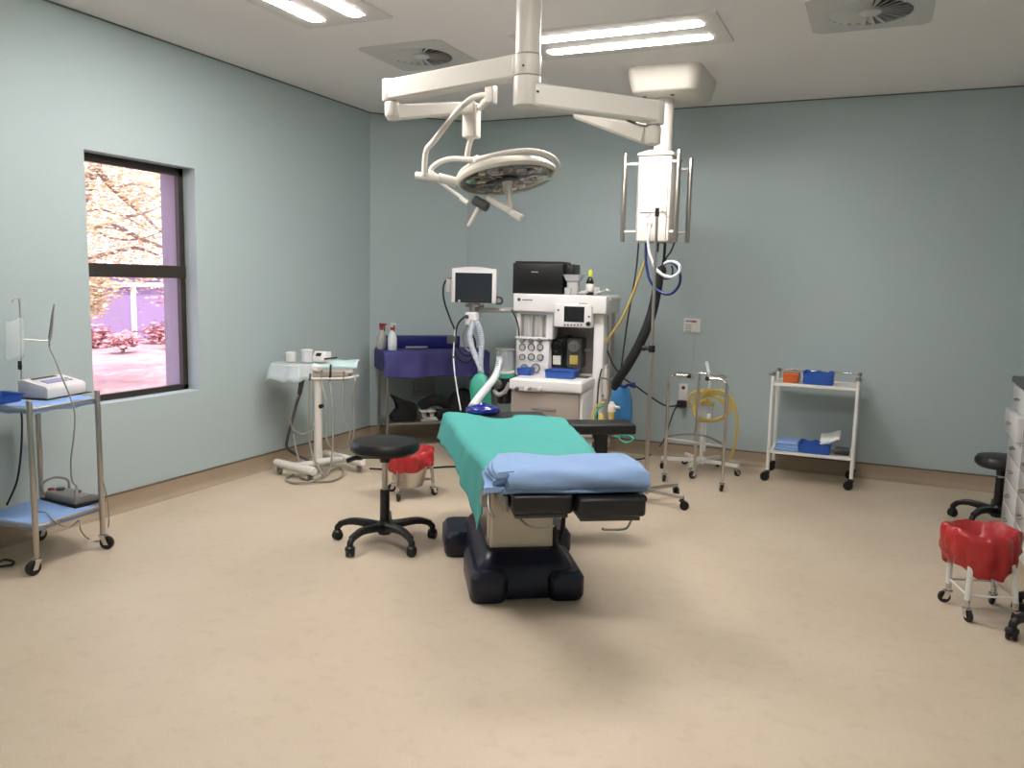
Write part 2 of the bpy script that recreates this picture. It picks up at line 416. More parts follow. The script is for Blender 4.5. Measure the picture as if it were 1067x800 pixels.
for (x, y), lab in zip(VENTS, ('square ceiling vent with swirl vanes, above the shorter lamp arm by the window side', 'square ceiling vent with swirl vanes, at the top right of the photo')):
    t = thing('ceiling_vent', lab, 'vent', (x, y, H), 0, 'swirl ceiling vents')
    pl = MB(); n = 48; hs = .30; r0 = .205
    sq = []
    for k in range(n):
        a = 2 * PI * (k + .5) / n; c, s = math.cos(a), math.sin(a); q = hs / max(abs(c), abs(s)); sq.append((c * q, s * q))
    ci = [(r0 * math.cos(2 * PI * (k + .5) / n), r0 * math.sin(2 * PI * (k + .5) / n)) for k in range(n)]
    rings = [[(a, b, 0.0) for a, b in sq], [(a, b, -.003) for a, b in sq], [(a, b, -.006) for a, b in [(u * .975, v * .975) for u, v in sq]], [(a, b, -.006) for a, b in ci], [(a, b, .05) for a, b in ci]]
    pl.loft(rings, cap=False)
    obj('plate', pl, 'vent', t, world=False, smooth=30)
    bk = MB(); bk.lathe([(.21, .05), (.21, .06)], seg=40); obj('duct_back', bk, 'ventdark', t, world=False)
    vn = MB(); N = 24
    for k in range(N):
        a = 2 * PI * k / N
        Mv = Matrix.Rotation(a, 4, 'Z') @ Matrix.Translation((0, 0, .004)) @ Matrix.Rotation(R(27), 4, 'X')
        vn.prism([(.05, -.0075), (.205, -.0265), (.205, .0265), (.05, .0075)], -.0012, .0012, 'z', M4=Mv)
    obj('swirl_vanes', vn, 'vent', t, world=False, smooth=0)
    hb = MB(); hb.lathe([(.05, .012), (.056, -.004), (.05, -.009), (.02, -.011)], seg=28); obj('hub', hb, 'vent', t, world=False)

# ------------------------------------------------------------------ surgical lamp on its ceiling column
def beam(a, b, w, h0, h1=None, bev=.008):
    """rounded rectangular beam between two points; h0/h1 heights at each end"""
    a, b = Vector(a), Vector(b); h1 = h1 or h0
    d = (b - a); d.normalize(); sd = Vector((-d.y, d.x, 0)); sd.normalize(); up = sd.cross(d) * -1
    if up.z < 0: up = -up
    def ring(p, h):
        q = []
        for sx, sz in ((1, 1), (-1, 1), (-1, -1), (1, -1)):
            for da in ((0, 1), (1, 0)) if sx * sz > 0 else ((1, 0), (0, 1)):
                q.append(p + sd * sx * (w / 2 - bev * da[0]) + up * sz * (h / 2 - bev * da[1]))
        return q
    return MB().loft([ring(a, h0), ring(b, h1)])
LC = Vector((-1.50, 3.45, 0))
lamp = thing('surgical_lamp', 'cream surgical lamp with tilted round head on jointed arms from a ceiling column', 'surgical lamp', (LC.x, LC.y, H))
zb = Y(553, 111, 3.45).z; z1 = Y(553, 80, 3.45).z; z2 = Y(553, 58, 3.45).z
c = MB(); c.cyl((LC.x, LC.y, z2 + .004), (LC.x, LC.y, H), .056, seg=36); obj('column', c, 'cream', lamp)
c = MB(); c.cyl((LC.x, LC.y, z1 + .002), (LC.x, LC.y, z2), .061, seg=36, bev=.004)
c.box(LC.x - .06, LC.x + .03, LC.y - .045, LC.y + .045, z1 + .008, z2 - .006, .01); obj('arm_hub', c, 'cream', lamp)
c = MB(); c.cyl((LC.x, LC.y, zb), (LC.x, LC.y, z1), .061, seg=36, bev=.006); hub2 = obj('arm_hub', c, 'cream', lamp)
for px, py in ((545, 68), (560, 95)):
    q = Y(px, py, 3.386); c = MB(); c.cyl(q, q + Vector((0, .01, 0)), .005, seg=10); obj('screw', c, 'darkgrey', hub2)
c = MB(); c.lathe([(.11, -.03), (.13, -.005), (.13, 0)], M4=Matrix.Translation((LC.x, LC.y, H)), seg=32); obj('ceiling_flange', c, 'cream', lamp)
zA = (z1 + z2) / 2
EA = Vector((-2.31, 3.60, Y(405, 95, 3.60).z))
obj('upper_arm', beam((LC.x - .03, LC.y, zA), EA + Vector((.02, 0, 0)), .085, .100, .098), 'cream', lamp)
c = MB(); zt = Y(405, 83, 3.6).z; zm = Y(405, 106, 3.6).z; zk = Y(405, 122, 3.6).z
c.cyl((EA.x - .005, EA.y, zm), (EA.x - .005, EA.y, zt), .037, seg=28, bev=.006)
obj('elbow', c, 'cream', lamp)
c = MB(); c.cyl((EA.x + .01, EA.y, zk), (EA.x + .01, EA.y, zm - .003), .037, seg=28, bev=.006)
c.lathe([(.022, 0), (.036, .02)], M4=Matrix.Translation((EA.x + .012, EA.y, zk - .018)), seg=20)
obj('elbow', c, 'cream', lamp)
# spring arm back towards the column, then the swivel block and the twin yoke
YL = 4.12
SA = EA + Vector((.02, .0, 0)); SA.z = Y(415, 118, 3.62).z
SB = Y(492, 112, YL)
obj('spring_arm', beam(SA, SB, .07, .075, .062, .01), 'cream', lamp)
c = MB(); a = Y(492, 108, YL); b = Y(494, 144, YL)
c.box(b.x - .060, b.x + .026, YL - .035, YL + .035, b.z, a.z, .012, M4=None)
obj('swivel_block', c, 'cream', lamp)
YK = 3.86
c = MB(); a = Y(512, 89, YK); b = Y(512, 108, YK)
c.box(a.x - .023, a.x + .023, YK - .03, YK + .03, b.z, a.z, .006)
c.cyl((a.x, YK, (a.z + b.z) / 2), Y(500, 112, YL), .018, seg=16)
obj('yoke_pivot', c, 'cream', lamp)
yk = MB(); yk.tube([Y(512, 99, YK), Y(499, 100, YK), Y(487, 106, YK), Y(474, 119, YK), Y(452, 147, YK + .02), Y(444, 158, YK + .03), Y(442, 182, YK + .05)], .0155, seg=14)
obj('yoke', yk, 'cream', lamp)
yk = MB(); yk.tube([Y(494, 138, YL), Y(489, 150, YL + .03), Y(486, 168, YL + .06)], .0155, seg=14); obj('yoke', yk, 'cream', lamp)
c = MB(); c.cyl(Y(433, 183, YK + .05), Y(458, 186, YK + .09), .022, seg=22, bev=.004); c.cyl(Y(456, 185, YK + .09), Y(476, 190, YK + .16), .026, seg=22, bev=.008); obj('yoke_joint', c, 'cream', lamp)
c = MB(); c.tube([Y(456, 188, YL + .02), Y(468, 197, YL), Y(480, 205, YL - .02), Y(484, 210, YL - .02)], .010, seg=10)
c.tube([Y(480, 207, YL - .02), Y(488, 212, YL - .02)], .015, seg=10, res=1); obj('handle_bar', c, 'cream', lamp)
# lamp head
HC = Y(528, 184.5, YL + .10)
rollv = (Y(580, 171, YL + .10) - Y(474, 199, YL + .10)).normalized()
nrm = Vector((rollv.x * 0, -1, 0))
sx_ = rollv
view = (HC - Vector((0, 0, EYE))).normalized()
# tilt the head so its underside faces down and a little towards the doorway
e1 = sx_
e2 = (view - e1 * view.dot(e1)).normalized()
n0 = e1.cross(e2); n0 = n0 if n0.z < 0 else -n0          # perpendicular to the view, pointing down
nd = (n0 * math.cos(R(18.5)) - e2 * math.sin(R(18.5))).normalized()   # underside normal
e3 = nd.cross(e1)
MH = Matrix((e1, e3 * -1 if False else e3, nd)).transposed().to_4x4(); MH.translation = HC
RH = 0.282
c = MB()
prof = [(.02, -.075), (.10, -.072), (.19, -.058), (.25, -.035), (RH - .008, -.012), (RH, .004), (RH - .006, .018), (RH - .016, .021), (RH - .021, .006), (.02, .002)]
c.lathe(prof, M4=MH, seg=48); head = obj('lamp_head', c, 'creamplastic', lamp)
c = MB(); c.lathe([(RH - .019, .012), (RH - .019, .016)], M4=MH, seg=48); obj('glass_cover', c, pane('lamp_glass', (236, 236, 232), .10, .05), head)
c = MB(); c.lathe([(RH - .022, .0035), (RH - .022, .0055)], M4=MH, seg=48); obj('inner_plate', c, 'grey', head)
for k in range(6):
    a = 2 * PI * k / 6 + .3
    for rad, rr in ((.168, .074),):
        Mc = MH @ Matrix.Translation((rad * math.cos(a), rad * math.sin(a), .002))
        q = MB(); q.lathe([(rr * .2, .006), (rr * .6, .008), (rr, .0115)], M4=Mc, seg=9, cap=False)
        obj('reflector', q, 'mirror', head, smooth=0)
        q = MB(); q.lathe([(.001, .004), (.012, .006), (.014, .009), (.001, .012)], M4=Mc, seg=12); obj('bulb', q, 'darkgrey', head)
q = MB()
random.seed(3)
for k in range(46):
    a = random.uniform(0, 2 * PI); r_ = random.uniform(.07, .24)
    Mc = MH @ Matrix.Translation((r_ * math.cos(a), r_ * math.sin(a), .009)) @ Matrix.Rotation(random.uniform(0, 6), 4, 'Z') @ Matrix.Rotation(random.uniform(-.7, .7), 4, 'X')
    q.box(-.022, .022, -.014, .014, -.002, .002, 0, M4=Mc)
obj('facet_ring', q, 'mirror', head, smooth=0)
q = MB(); q.lathe([(.03, .004), (.058, .012), (.058, .022), (.045, .028), (.02, .030)], M4=MH, seg=28); obj('centre_collar', q, 'darkgrey', head)
q = MB(); q.lathe([(.03, .028), (.024, .05), (.017, .13), (.021, .17), (.02, .19), (.008, .2)], M4=MH, seg=20); obj('centre_handle', q, 'cream', head)
# guard rail round the rim and the two side handles
q = MB(); ringp = []
for k in range(-2, 11):
    a = R(-58 + k * 16.5); ringp.append(MH @ Vector((( RH + .022) * math.cos(a), (RH + .022) * math.sin(a), -.02)))
rail_pts = [Y(497, 166, YL), Y(512, 162, YL - .02), Y(530, 158.5, YL - .04), Y(548, 157, YL - .04), Y(564, 159, YL), Y(576, 164, YL + .06), Y(581, 171, YL + .12), Y(580, 178, YL + .16), Y(574, 184, YL + .20)]
q.tube(rail_pts, .0135, seg=12, res=4)
obj('rim_rail', q, 'cream', head)
q = MB(); q.tube([Y(464, 189, YL - .06), Y(456, 185, YL - .06), Y(449, 178, YL - .06), Y(456, 170, YL - .05), Y(470, 165.5, YL - .02), Y(488, 166, YL), Y(500, 167, YL + .02)], .0145, seg=12)
q.ball(Y(497, 167, YL + .02), .028); obj('carry_rail', q, 'cream', head)
q = MB(); q.tube([Y(476, 190, YL + .1), Y(481, 179, YL + .1), Y(490, 172, YL + .12)], .013, seg=10); obj('carry_rail', q, 'cream', head)
q = MB(); q.loft([[MH @ Vector((x + .0 * z, yy, z)) for yy, z in ((-.13 * w, -.02), (.13 * w, -.02), (.11 * w, -.02 - .10 * h), (-.11 * w, -.02 - .10 * h))] for x, w, h in ((-.235, .55, .45), (-.16, .8, .85), (-.02, .9, .95), (.05, .6, .6))]); obj('housing', q, 'creamplastic', head)
q = MB(); q.cyl(Y(494, 208, YL + .0), Y(508, 216, YL + .0), .028, seg=18, bev=.006); obj('grip', q, 'darkgrey', head)
q = MB(); q.cyl(Y(499, 216, YL), Y(488, 236, YL - .02), .013, .012, seg=14, bev=.004); obj('focus_handle', q, 'cream', head)
q = MB(); q.cyl(Y(509, 206, YL + .0), Y(532, 221, YL - .05), .021, .017, seg=14, bev=.004); q.cyl(Y(532, 221, YL - .05), Y(544, 228, YL - .06), .019, .022, seg=14, bev=.006); obj('focus_handle', q, 'cream', head)
# second arm with its empty spring arm
zB = (z1 + zb) / 2 + .012
EB = Y(684, 117, 3.72)
obj('lower_arm', beam((LC.x + .03, LC.y + .005, Y(566, 99, 3.46).z), EB, .085, .098, .092), 'cream', lamp)
c = MB(); c.cyl((EB.x - .0, EB.y, Y(684, 130, 3.72).z), (EB.x, EB.y, Y(684, 107, 3.72).z), .036, seg=26, bev=.006); obj('elbow', c, 'cream', lamp)
c = MB(); a = Y(682, 148, 3.72).z
c.cyl((EB.x - .012, EB.y, Y(681, 151, 3.72).z), (EB.x - .012, EB.y, Y(684, 131, 3.72).z), .036, seg=26, bev=.01); obj('elbow', c, 'creamplastic', lamp)
c = beam(Y(676, 141, 3.74), Y(604, 119, 4.10), .075, .085, .05, .014); obj('spring_arm', c, 'creamplastic', lamp)
q = MB(); q.tube([Y(650, 123, 3.68), Y(660, 128, 3.68), Y(672, 131, 3.69), Y(686, 130, 3.70)], .006, seg=8); obj('cable', q, 'grey', lamp)

# ------------------------------------------------------------------ ceiling service pendant
PX, PY_ = -1.455, 5.74
pend = thing('service_pendant', 'cream ceiling service pendant with steel rails hanging over the anaesthesia machine', 'service pendant', (PX, PY_, H))
zlow = Y(690, 93, 5.47).z
c = MB()
def rrect(x0, x1, y0, y1, r, z, n=5):
    q = []
    for cx, cy, a0 in ((x1 - r, y1 - r, 0), (x0 + r, y1 - r, 90), (x0 + r, y0 + r, 180), (x1 - r, y0 + r, 270)):
        for k in range(n + 1):
            a = R(a0 + 90 * k / n); q.append((cx + r * math.cos(a), cy + r * math.sin(a), z))
    return q
x0, x1 = Y(651, 70, 5.45).x, Y(731, 68, 5.50).x
c.loft([rrect(x0 + .05, x1 - .05, 5.50, 6.04, .05, zlow - .004), rrect(x0 + .03, x1 - .03, 5.48, 6.06, .07, zlow + .012), rrect(x0, x1, 5.44, 6.10, .09, H - .02), rrect(x0, x1, 5.44, 6.10, .09, H)])
obj('ceiling_cover', c, 'creamplastic', pend)
c = MB()
for dx in (-.11, .08):
    c = MB(); c.cyl((PX + dx, 5.62, zlow - .012), (PX + dx, 5.62, zlow), .014, seg=14); obj('cover_screw', c, 'grey', pend)
ht = Y(684, 157, 5.62).z; hbz = Y(684, 252, 5.62).z
c = MB(); c.cyl((PX, PY_, ht - .01), (PX, PY_, zlow), .062, seg=32); obj('drop_tube', c, 'cream', pend)
bx0, bx1 = Y(663.5, 200, 5.60).x, Y(698.5, 200, 5.60).x
c = MB(); c.box(bx0, bx1, 5.60, 5.90, hbz, ht - .03, .012); sh = obj('service_head', c, 'cream', pend)
c = MB(); c.loft([rrect(bx0 - .012, bx1 + .012, 5.588, 5.912, .03, ht - .032), rrect(bx0 - .008, bx1 + .008, 5.592, 5.908, .03, ht - .012), rrect(bx0 + .04, bx1 - .04, 5.64, 5.86, .05, ht + .012), rrect(bx0 + .06, bx1 - .06, 5.66, 5.84, .05, ht + .016)]); obj('head_cap', c, 'cream', sh)
zs = Y(684, 221, 5.6).z
c = MB(); c.box(bx0 + .03, bx1 - .02, 5.594, 5.602, zs - .004, zs + .002, .001); c.box(bx0 + .008, bx0 + .012, 5.596, 5.603, hbz + .01, ht - .05); c.box(bx1 - .022, bx1 - .018, 5.596, 5.603, hbz + .01, ht - .05)
obj('panel_seam', c, 'grey', sh)
c = MB(); q = Y(677, 234, 5.598)
c.lathe([(.020, 0), (.020, .012), (.012, .016)], M4=Matrix.Translation((q.x, 5.60, q.z)) @ Matrix.Rotation(R(90), 4, 'X'), seg=18); obj('gas_outlet', c, 'lightgrey', sh)
def rail(px0, py0, px1, py1, y, xin):
    a, b = Y(px0, py0, y), Y(px1, py1, y); xx = (a.x + b.x) / 2
    r_ = MB(); r_.cyl((xx, y, b.z), (xx, y, a.z), .0165, seg=18, bev=.003); o = obj('rail', r_, 'steel', pend)
    for z in (a.z - .075, b.z + .07):
        k = MB(); k.cyl((xx, y, z), (xin, y, z), .011, seg=12); obj('rail_bracket', k, 'cream', o)
rail(651, 160, 649.5, 252, 5.64, bx0)
rail(706, 156, 705, 252, 5.62, bx1)
rail(719, 165, 717, 253, 5.88, bx1)

# ------------------------------------------------------------------ operating table (local x across, y towards the head)
OT = thing('operating_table', 'black padded operating table on a navy base, split leg rest facing the doorway', 'operating table', (-1.082, 2.953, 0), R(32))
OTM = Matrix.Translation((-1.082, 2.953, 0)) @ Matrix.Rotation(R(32), 4, 'Z')
L = dict(parent=OT, world=False)
b = MB()
b.loft([rrect(-.29, .16, .47, 1.30, .04, .006), rrect(-.30, .17, .465, 1.305, .05, .05), rrect(-.285, .155, .48, 1.29, .05, .15), rrect(-.25, .12, .53, 1.24, .05, .205), rrect(-.225, .095, .56, 1.2, .05, .215)])
base = obj('base', b, 'navy', **L)
def foot(x0, x1, y0, y1, h):
    f = MB(); f.loft([rrect(x0 + .012, x1 - .012, y0 + .012, y1 - .012, .04, .0), rrect(x0, x1, y0, y1, .045, .022), rrect(x0, x1, y0, y1, .045, h - .03), rrect(x0 + .02, x1 - .02, y0 + .02, y1 - .02, .045, h)])
    obj('base_foot', f, 'navy', base, world=False)
foot(-.325, -.15, .425, .86, .145); foot(.035, .205, .43, .86, .135); foot(-.405, -.22, 1.06, 1.38, .135); foot(.09, .275, 1.06, 1.38, .135)
c = MB(); c.box(-.225, .075, .58, .98, .20, .54, .012); col = obj('column', c, 'beigemetal', **L)
c = MB(); c.box(-.215, .065, .572, .585, .23, .50, .004); obj('column_cover', c, 'beigemetal', col, world=False)
c = MB(); c.box(-.235, -.223, .60, .95, .22, .52, .004); obj('side_plate', c, 'steel', col, world=False)
c = MB(); c.box(-.24, .24, .30, 1.84, .535, .576, .008); c.box(-.2, .06, .5, 1.05, .50, .54, .01); obj('top_frame', c, 'dullsteel', **L)
c = MB(); c.box(-.255, .255, .335, 1.40, .576, .648, .024); c.box(-.25, .25, 1.41, 1.885, .576, .652, .03); obj('mattress', c, 'black', **L)
for sg in (-1, 1):
    c = MB(); c.box(sg * .285 - .006, sg * .285 + .006, .36, 1.75, .535, .57, .003); rl = obj('side_rail', c, 'steel', **L)
    k = MB()
    for y in (.42, .95, 1.35, 1.68): k.box(min(sg * .235, sg * .282), max(sg * .235, sg * .282), y - .012, y + .012, .542, .562)
    obj('rail_spacer', k, 'dullsteel', rl, world=False)
for x0, x1, y0, dz in ((-.205, .040, .0, 0), (.052, .328, -.035, -.006)):
    g = MB(); g.box(x0, x1, y0, .315, .538 + dz, .618 + dz, .016); lg = obj('leg_section', g, 'black', **L)
    g = MB(); g.box(x0 + .015, x1 - .015, y0 + .03, .325, .516 + dz, .534 + dz, .004); obj('leg_plate', g, 'darkgrey', lg, world=False)
    g = MB(); xm = x0 + .05 if x0 < 0 else x1 - .06
    s_ = 1 if x0 < 0 else -1
    g.tube([(xm - s_ * .02, y0 + .06, .522 + dz), (xm, y0 + .03, .502 + dz), (xm + s_ * .03, y0 + .0, .492 + dz), (xm + s_ * .11, y0 - .0, .492 + dz), (xm + s_ * .115, y0, .500 + dz)], .0048, seg=8, res=4)
    obj('hook', g, 'dullsteel', lg, world=False)
c = MB(); c.box(-.235, -.212, .06, .34, .535, .60, .004); c.box(-.30, -.27, .24, .34, .505, .56, .006); c.tube([(-.285, .12, .60), (-.29, .05, .55), (-.275, .02, .53)], .006, seg=8)
obj('leg_bracket', c, 'dullsteel', **L)
c = MB(); c.cyl((.345, .08, .575), (.345, .14, .575), .02, seg=14); c.box(.325, .345, .09, .3, .545, .59, .004); obj('leg_bracket', c, 'blackplastic', **L)
c = MB(); c.box(.265, .685, 1.325, 1.515, .604, .662, .012); ab = obj('arm_board', c, 'black', **L)
for x0, x1, zz in ((.285, .352, .45), (.455, .53, .42)):
    c = MB(); c.box(x0, x1, 1.36, 1.44, zz, .613, .006); obj('arm_post', c, 'blackplastic', ab, world=False)
c = MB(); c.box(.24, .55, 1.385, 1.415, .55, .575, .003); obj('arm_bracket', c, 'steel', ab, world=False)
c = MB(); hel = []
for k in range(70):
    t = k / 69; hel.append((.135 + .011 * math.cos(k * 1.05), .66 + .011 * math.sin(k * 1.05), .545 - .16 * t))
c.tube(hel, .0042, seg=6, res=1); c.tube([(.135, .66, .388), (.138, .655, .32), (.128, .64, .25), (.105, .63, .20)], .011, seg=10)
obj('coiled_cable', c, 'rubber', **L)
c = MB(); c.tube([(.085, .60, .31), (.088, .59, .26)], .008, seg=8); c.tube([(.088, .59, .28), (.092, .585, .21)], .013, seg=8); obj('plug', c, 'rubber', **L)

# green drape over the mattress
def drape_fn(u, v):
    sv = min(1, max(0, (v - .62) / .3)); sv = sv * sv * (3 - 2 * sv)
    y = .295 + u * (1.435 - .20 * sv)
    nz = noise.noise(Vector((y * 3.1, v * 4.2, 1.7)))
    xl = -.262 - .125 * u - .012 * math.sin(u * 5); xr = .262 + .055 * u
    if u < .35: xr = xr - .05 * (1 - u / .35)
    dl = .215 * max(0, 1 - u / .55) ** 1.5 + .105 + .03 * u + .008 * math.sin(u * 19)
    dl = min(dl, .03 + 1.9 * max(u - .0, 0) + .16)
    dr = .028 + .01 * math.sin(u * 14)
    W = xr - xl; Lt = dl + W + dr; s = v * Lt
    rad = .022
    top = .660 + .003 * nz + .006 * math.sin(u * 3.2 + 1)
    top += .012 * max(0, u - .8) / .2 * math.sin(v * 9)
    wav = .010 * math.sin(u * 23 + 1) + .006 * math.sin(u * 47)
    if s < dl:
        h = (dl - s); f = min(1, h / .05)
        x = xl - .008 - .040 * (h / max(dl, .01)) * (.4 + .6 * u) - wav * f * .6; z = top - h - rad * .4
    elif s > dl + W:
        h = s - dl - W; x = xr + .006 + .1 * h; z = top - h - rad * .3
    else:
        t = s - dl; x = xl + t; z = top
        e = min(t, W - t)
        if e < rad: z -= (rad * .4) * (1 - e / rad) ** 2
    # two shallow pulled folds across the top
    if dl < s < dl + W:
        fx = (x - .05) + (y - 1.0) * .45
        z += .006 * math.exp(-(fx / .018) ** 2) * math.exp(-((y - .95) / .16) ** 2)
        fx = (x + .12) + (y - 1.2) * .3
        z += .004 * math.exp(-(fx / .025) ** 2) * math.exp(-((y - 1.1) / .3) ** 2)
    return (x, y, z)
d = MB(); d.grid(drape_fn, 80, 64)
for v in d.bm.verts: v.co = OTM @ v.co
simple('surgical_drape', d, 'green', 'green cloth drape spread over the operating table mattress and hanging off one side', 'drape', smooth=80, solid=.004)

# folded blue towel on the leg rest
tw = thing('folded_towel', 'pale blue folded towel stack lying across the leg rest of the operating table', 'towel', tuple(OTM @ Vector((.03, .17, .62))), R(32))
tw_m = OTM
def towel_layer(x0, x1, y0, y1, z0, z1, amp, seed, roll=True):
    prof = []
    r = (z1 - z0) / 2; zc = (z0 + z1) / 2
    for k in range(9):
        a = R(-90 - 180 * k / 8); prof.append((y0 + r + r * math.cos(a), zc + r * math.sin(a)))
    for k in range(1, 8): prof.append((y0 + r + (y1 - y0 - 2 * r) * k / 8, z1))
    for k in range(9):
        a = R(90 - 180 * k / 8); prof.append((y1 - r + r * math.cos(a), zc + r * math.sin(a)))
    for k in range(1, 8): prof.append((y1 - r - (y1 - y0 - 2 * r) * k / 8, z0))
    rings = []; N = 44
    for i in range(N + 1):
        t = i / N; x = x0 + (x1 - x0) * t; ring = []
        for (y, z) in prof:
            f = (z - .615) / .11
            w = amp * (math.sin(t * 6.5 + seed) * .6 + math.sin(t * 13 + seed * 2 + y * 9) * .35)
            en = min(1, min(t, 1 - t) / .06)
            zz = z + w * max(0, f) - (1 - en) * .01 * max(0, f)
            ring.append((x + .008 * math.sin(z * 170 + y * 23 + seed) * (1 - en), y + .006 * math.sin(t * 9 + seed + z * 60), zz))
        rings.append(ring)
    mb = MB(); mb.loft(rings)
    for v in mb.bm.verts: v.co = tw_m @ v.co
    return mb
for q, (x0, x1, y0, y1, z0, z1, am, sd) in enumerate(((-.245, .338, .012, .345, .620, .640, .002, .3), (-.225, .346, -.012, .352, .636, .717, .008, 1.5))):
    obj('towel_fold', towel_layer(x0, x1, y0, y1, z0, z1, am, sd), 'towel', tw, smooth=75)
for k, (x0, z0, z1, ya, yb, tw_) in enumerate(((-.318, .628, .650, .03, .30, .02), (-.296, .652, .676, .04, .29, .035), (-.282, .674, .700, .02, .31, .03), (-.27, .694, .716, .01, .33, .02))):
    c = MB(); r_ = (z1 - z0) / 2; zc_ = (z0 + z1) / 2; rings = []
    for j in range(9):
        t = j / 8; yy = ya + (yb - ya) * t; xo = x0 + tw_ * math.sin(t * PI * 1.3 + k) * .5 + .03 * t * t; ring = []
        for i_ in range(9):
            a = R(90 + 180 * i_ / 8); ring.append((xo + r_ + r_ * math.cos(a), yy, zc_ + r_ * math.sin(a) - .006 * (1 - t)))
        ring += [(-.20, yy, z0), (-.20, yy, z1)]
        rings.append(ring)
    c.loft(rings)
    for v in c.bm.verts: v.co = tw_m @ v.co
    obj('towel_flap', c, 'towel', tw, smooth=60)

# blue face mask resting at the head end
mk = thing('anaesthesia_mask', 'glossy dark blue cushioned face mask at the head of the operating table', 'mask', tuple(OTM @ Vector((-.14, 1.76, .66))), R(32))
c = MB(); pts = []
for k in range(20):
    a = 2 * PI * k / 20; pts.append(OTM @ Vector((-.145 + .085 * math.cos(a), 1.77 + .065 * math.sin(a), .676)))
c.tube(pts, .021, seg=12, res=3, closed=True); obj('cushion', c, 'maskblue', mk)
c = MB(); c.lathe([(.088, .0), (.078, .018), (.05, .030), (.028, .034), (.017, .046), (.001, .047)], M4=OTM @ Matrix.Translation((-.145, 1.77, .676)) @ Matrix.Diagonal((1, .75, 1, 1)), seg=28); obj('mask_dome', c, 'maskblue', mk)

# ------------------------------------------------------------------ wheeled stools
def make_stool(name, label, loc, angs, seat_z, seat_r, reach=.265, seat=True, lever=True):
    t = thing(name, label, 'stool', loc)
    lx = dict(parent=t, world=False)
    if seat:
        c = MB(); c.lathe([(.01, seat_z - .075), (seat_r - .02, seat_z - .073), (seat_r, seat_z - .055), (seat_r + .002, seat_z - .028), (seat_r - .012, seat_z - .008), (seat_r - .05, seat_z), (.01, seat_z + .002)], seg=48); obj('seat', c, 'black', **lx)
        c = MB(); c.cyl((0, 0, seat_z - .125), (0, 0, seat_z - .072), .026, .03, seg=20); c.box(-.09, .09, -.03, .03, seat_z - .085, seat_z - .072, .004); obj('seat_mount', c, 'blackplastic', **lx)
        c = MB(); c.tube([(-.02, -.02, seat_z - .10), (-.06, -.03, seat_z - .10)] if not lever else [(-.02, -.02, seat_z - .10), (-.12, -.06, seat_z - .105)], .006, seg=8, res=1)
        if lever: c.tube([(-.11, -.055, seat_z - .104), (-.15, -.07, seat_z - .108), (-.19, -.08, seat_z - .125)], .014, seg=10); obj('lever', c, 'blackplastic', **lx)
    top = seat_z - .12
    c = MB(); c.cyl((0, 0, .28), (0, 0, top), .0165, seg=20); obj('gas_post', c, 'steel', **lx)
    c = MB(); c.cyl((0, 0, .09), (0, 0, .305), .027, .026, seg=22, bev=.003); obj('post_sleeve', c, 'blackplastic', **lx)
    hub = MB(); hub.lathe([(.034, .055), (.042, .07), (.040, .115), (.03, .13)], seg=22); hb = obj('base_hub', hub, 'blackplastic', **lx)
    for a in angs:
        a = R(a); T = Matrix.Rotation(a, 4, 'Z'); rings = []
        for k in range(9):
            s = k / 8; r_ = .03 + (reach - .03) * s
            zc = .098 + .016 * math.sin(s * PI * .75) - .018 * max(0, s - .7) / .3
            w = .024 - .007 * s; h = .021 - .006 * s
            rings.append([T @ Vector((r_, w * q[0], zc + h * q[1])) for q in ((-.7, 1), (.7, 1), (1, .6), (1, -.7), (.8, -1), (-.8, -1), (-1, -.7), (-1, .6))])
        g = MB(); g.loft(rings)
        g.tube([T @ Vector((reach - .012, 0, .09)), T @ Vector((reach + .006, 0, .075)), T @ Vector((reach + .008, 0, .058))], .017, seg=12); lg = obj('leg', g, 'blackplastic', **lx)
        p = T @ Vector((reach + .008, 0, 0)); T2 = Matrix.Translation(p) @ Matrix.Rotation(a + .9, 4, 'Z')
        q = MB()
        for sg in (-1, 1): q.lathe([(.008, -.008), (.022, -.009), (.0265, -.004), (.0265, .004), (.022, .009), (.008, .008)], M4=T2 @ Matrix.Translation((0, sg * .013, .0265)) @ Matrix.Rotation(PI / 2, 4, 'X'), seg=18)
        q.box(-.02, .02, -.006, .006, .02, .058, .004, M4=T2)
        q.lathe([(.028, .036), (.026, .05), (.012, .06)], M4=Matrix.Translation(p), seg=14)
        obj('caster', q, 'blackplastic', lg, world=False)
    return t
make_stool('wheeled_stool', 'round black padded stool with chrome post on five casters beside the operating table', (-2.40, 3.70, 0), (195, 262, 334, 46, 118), .583, .185)

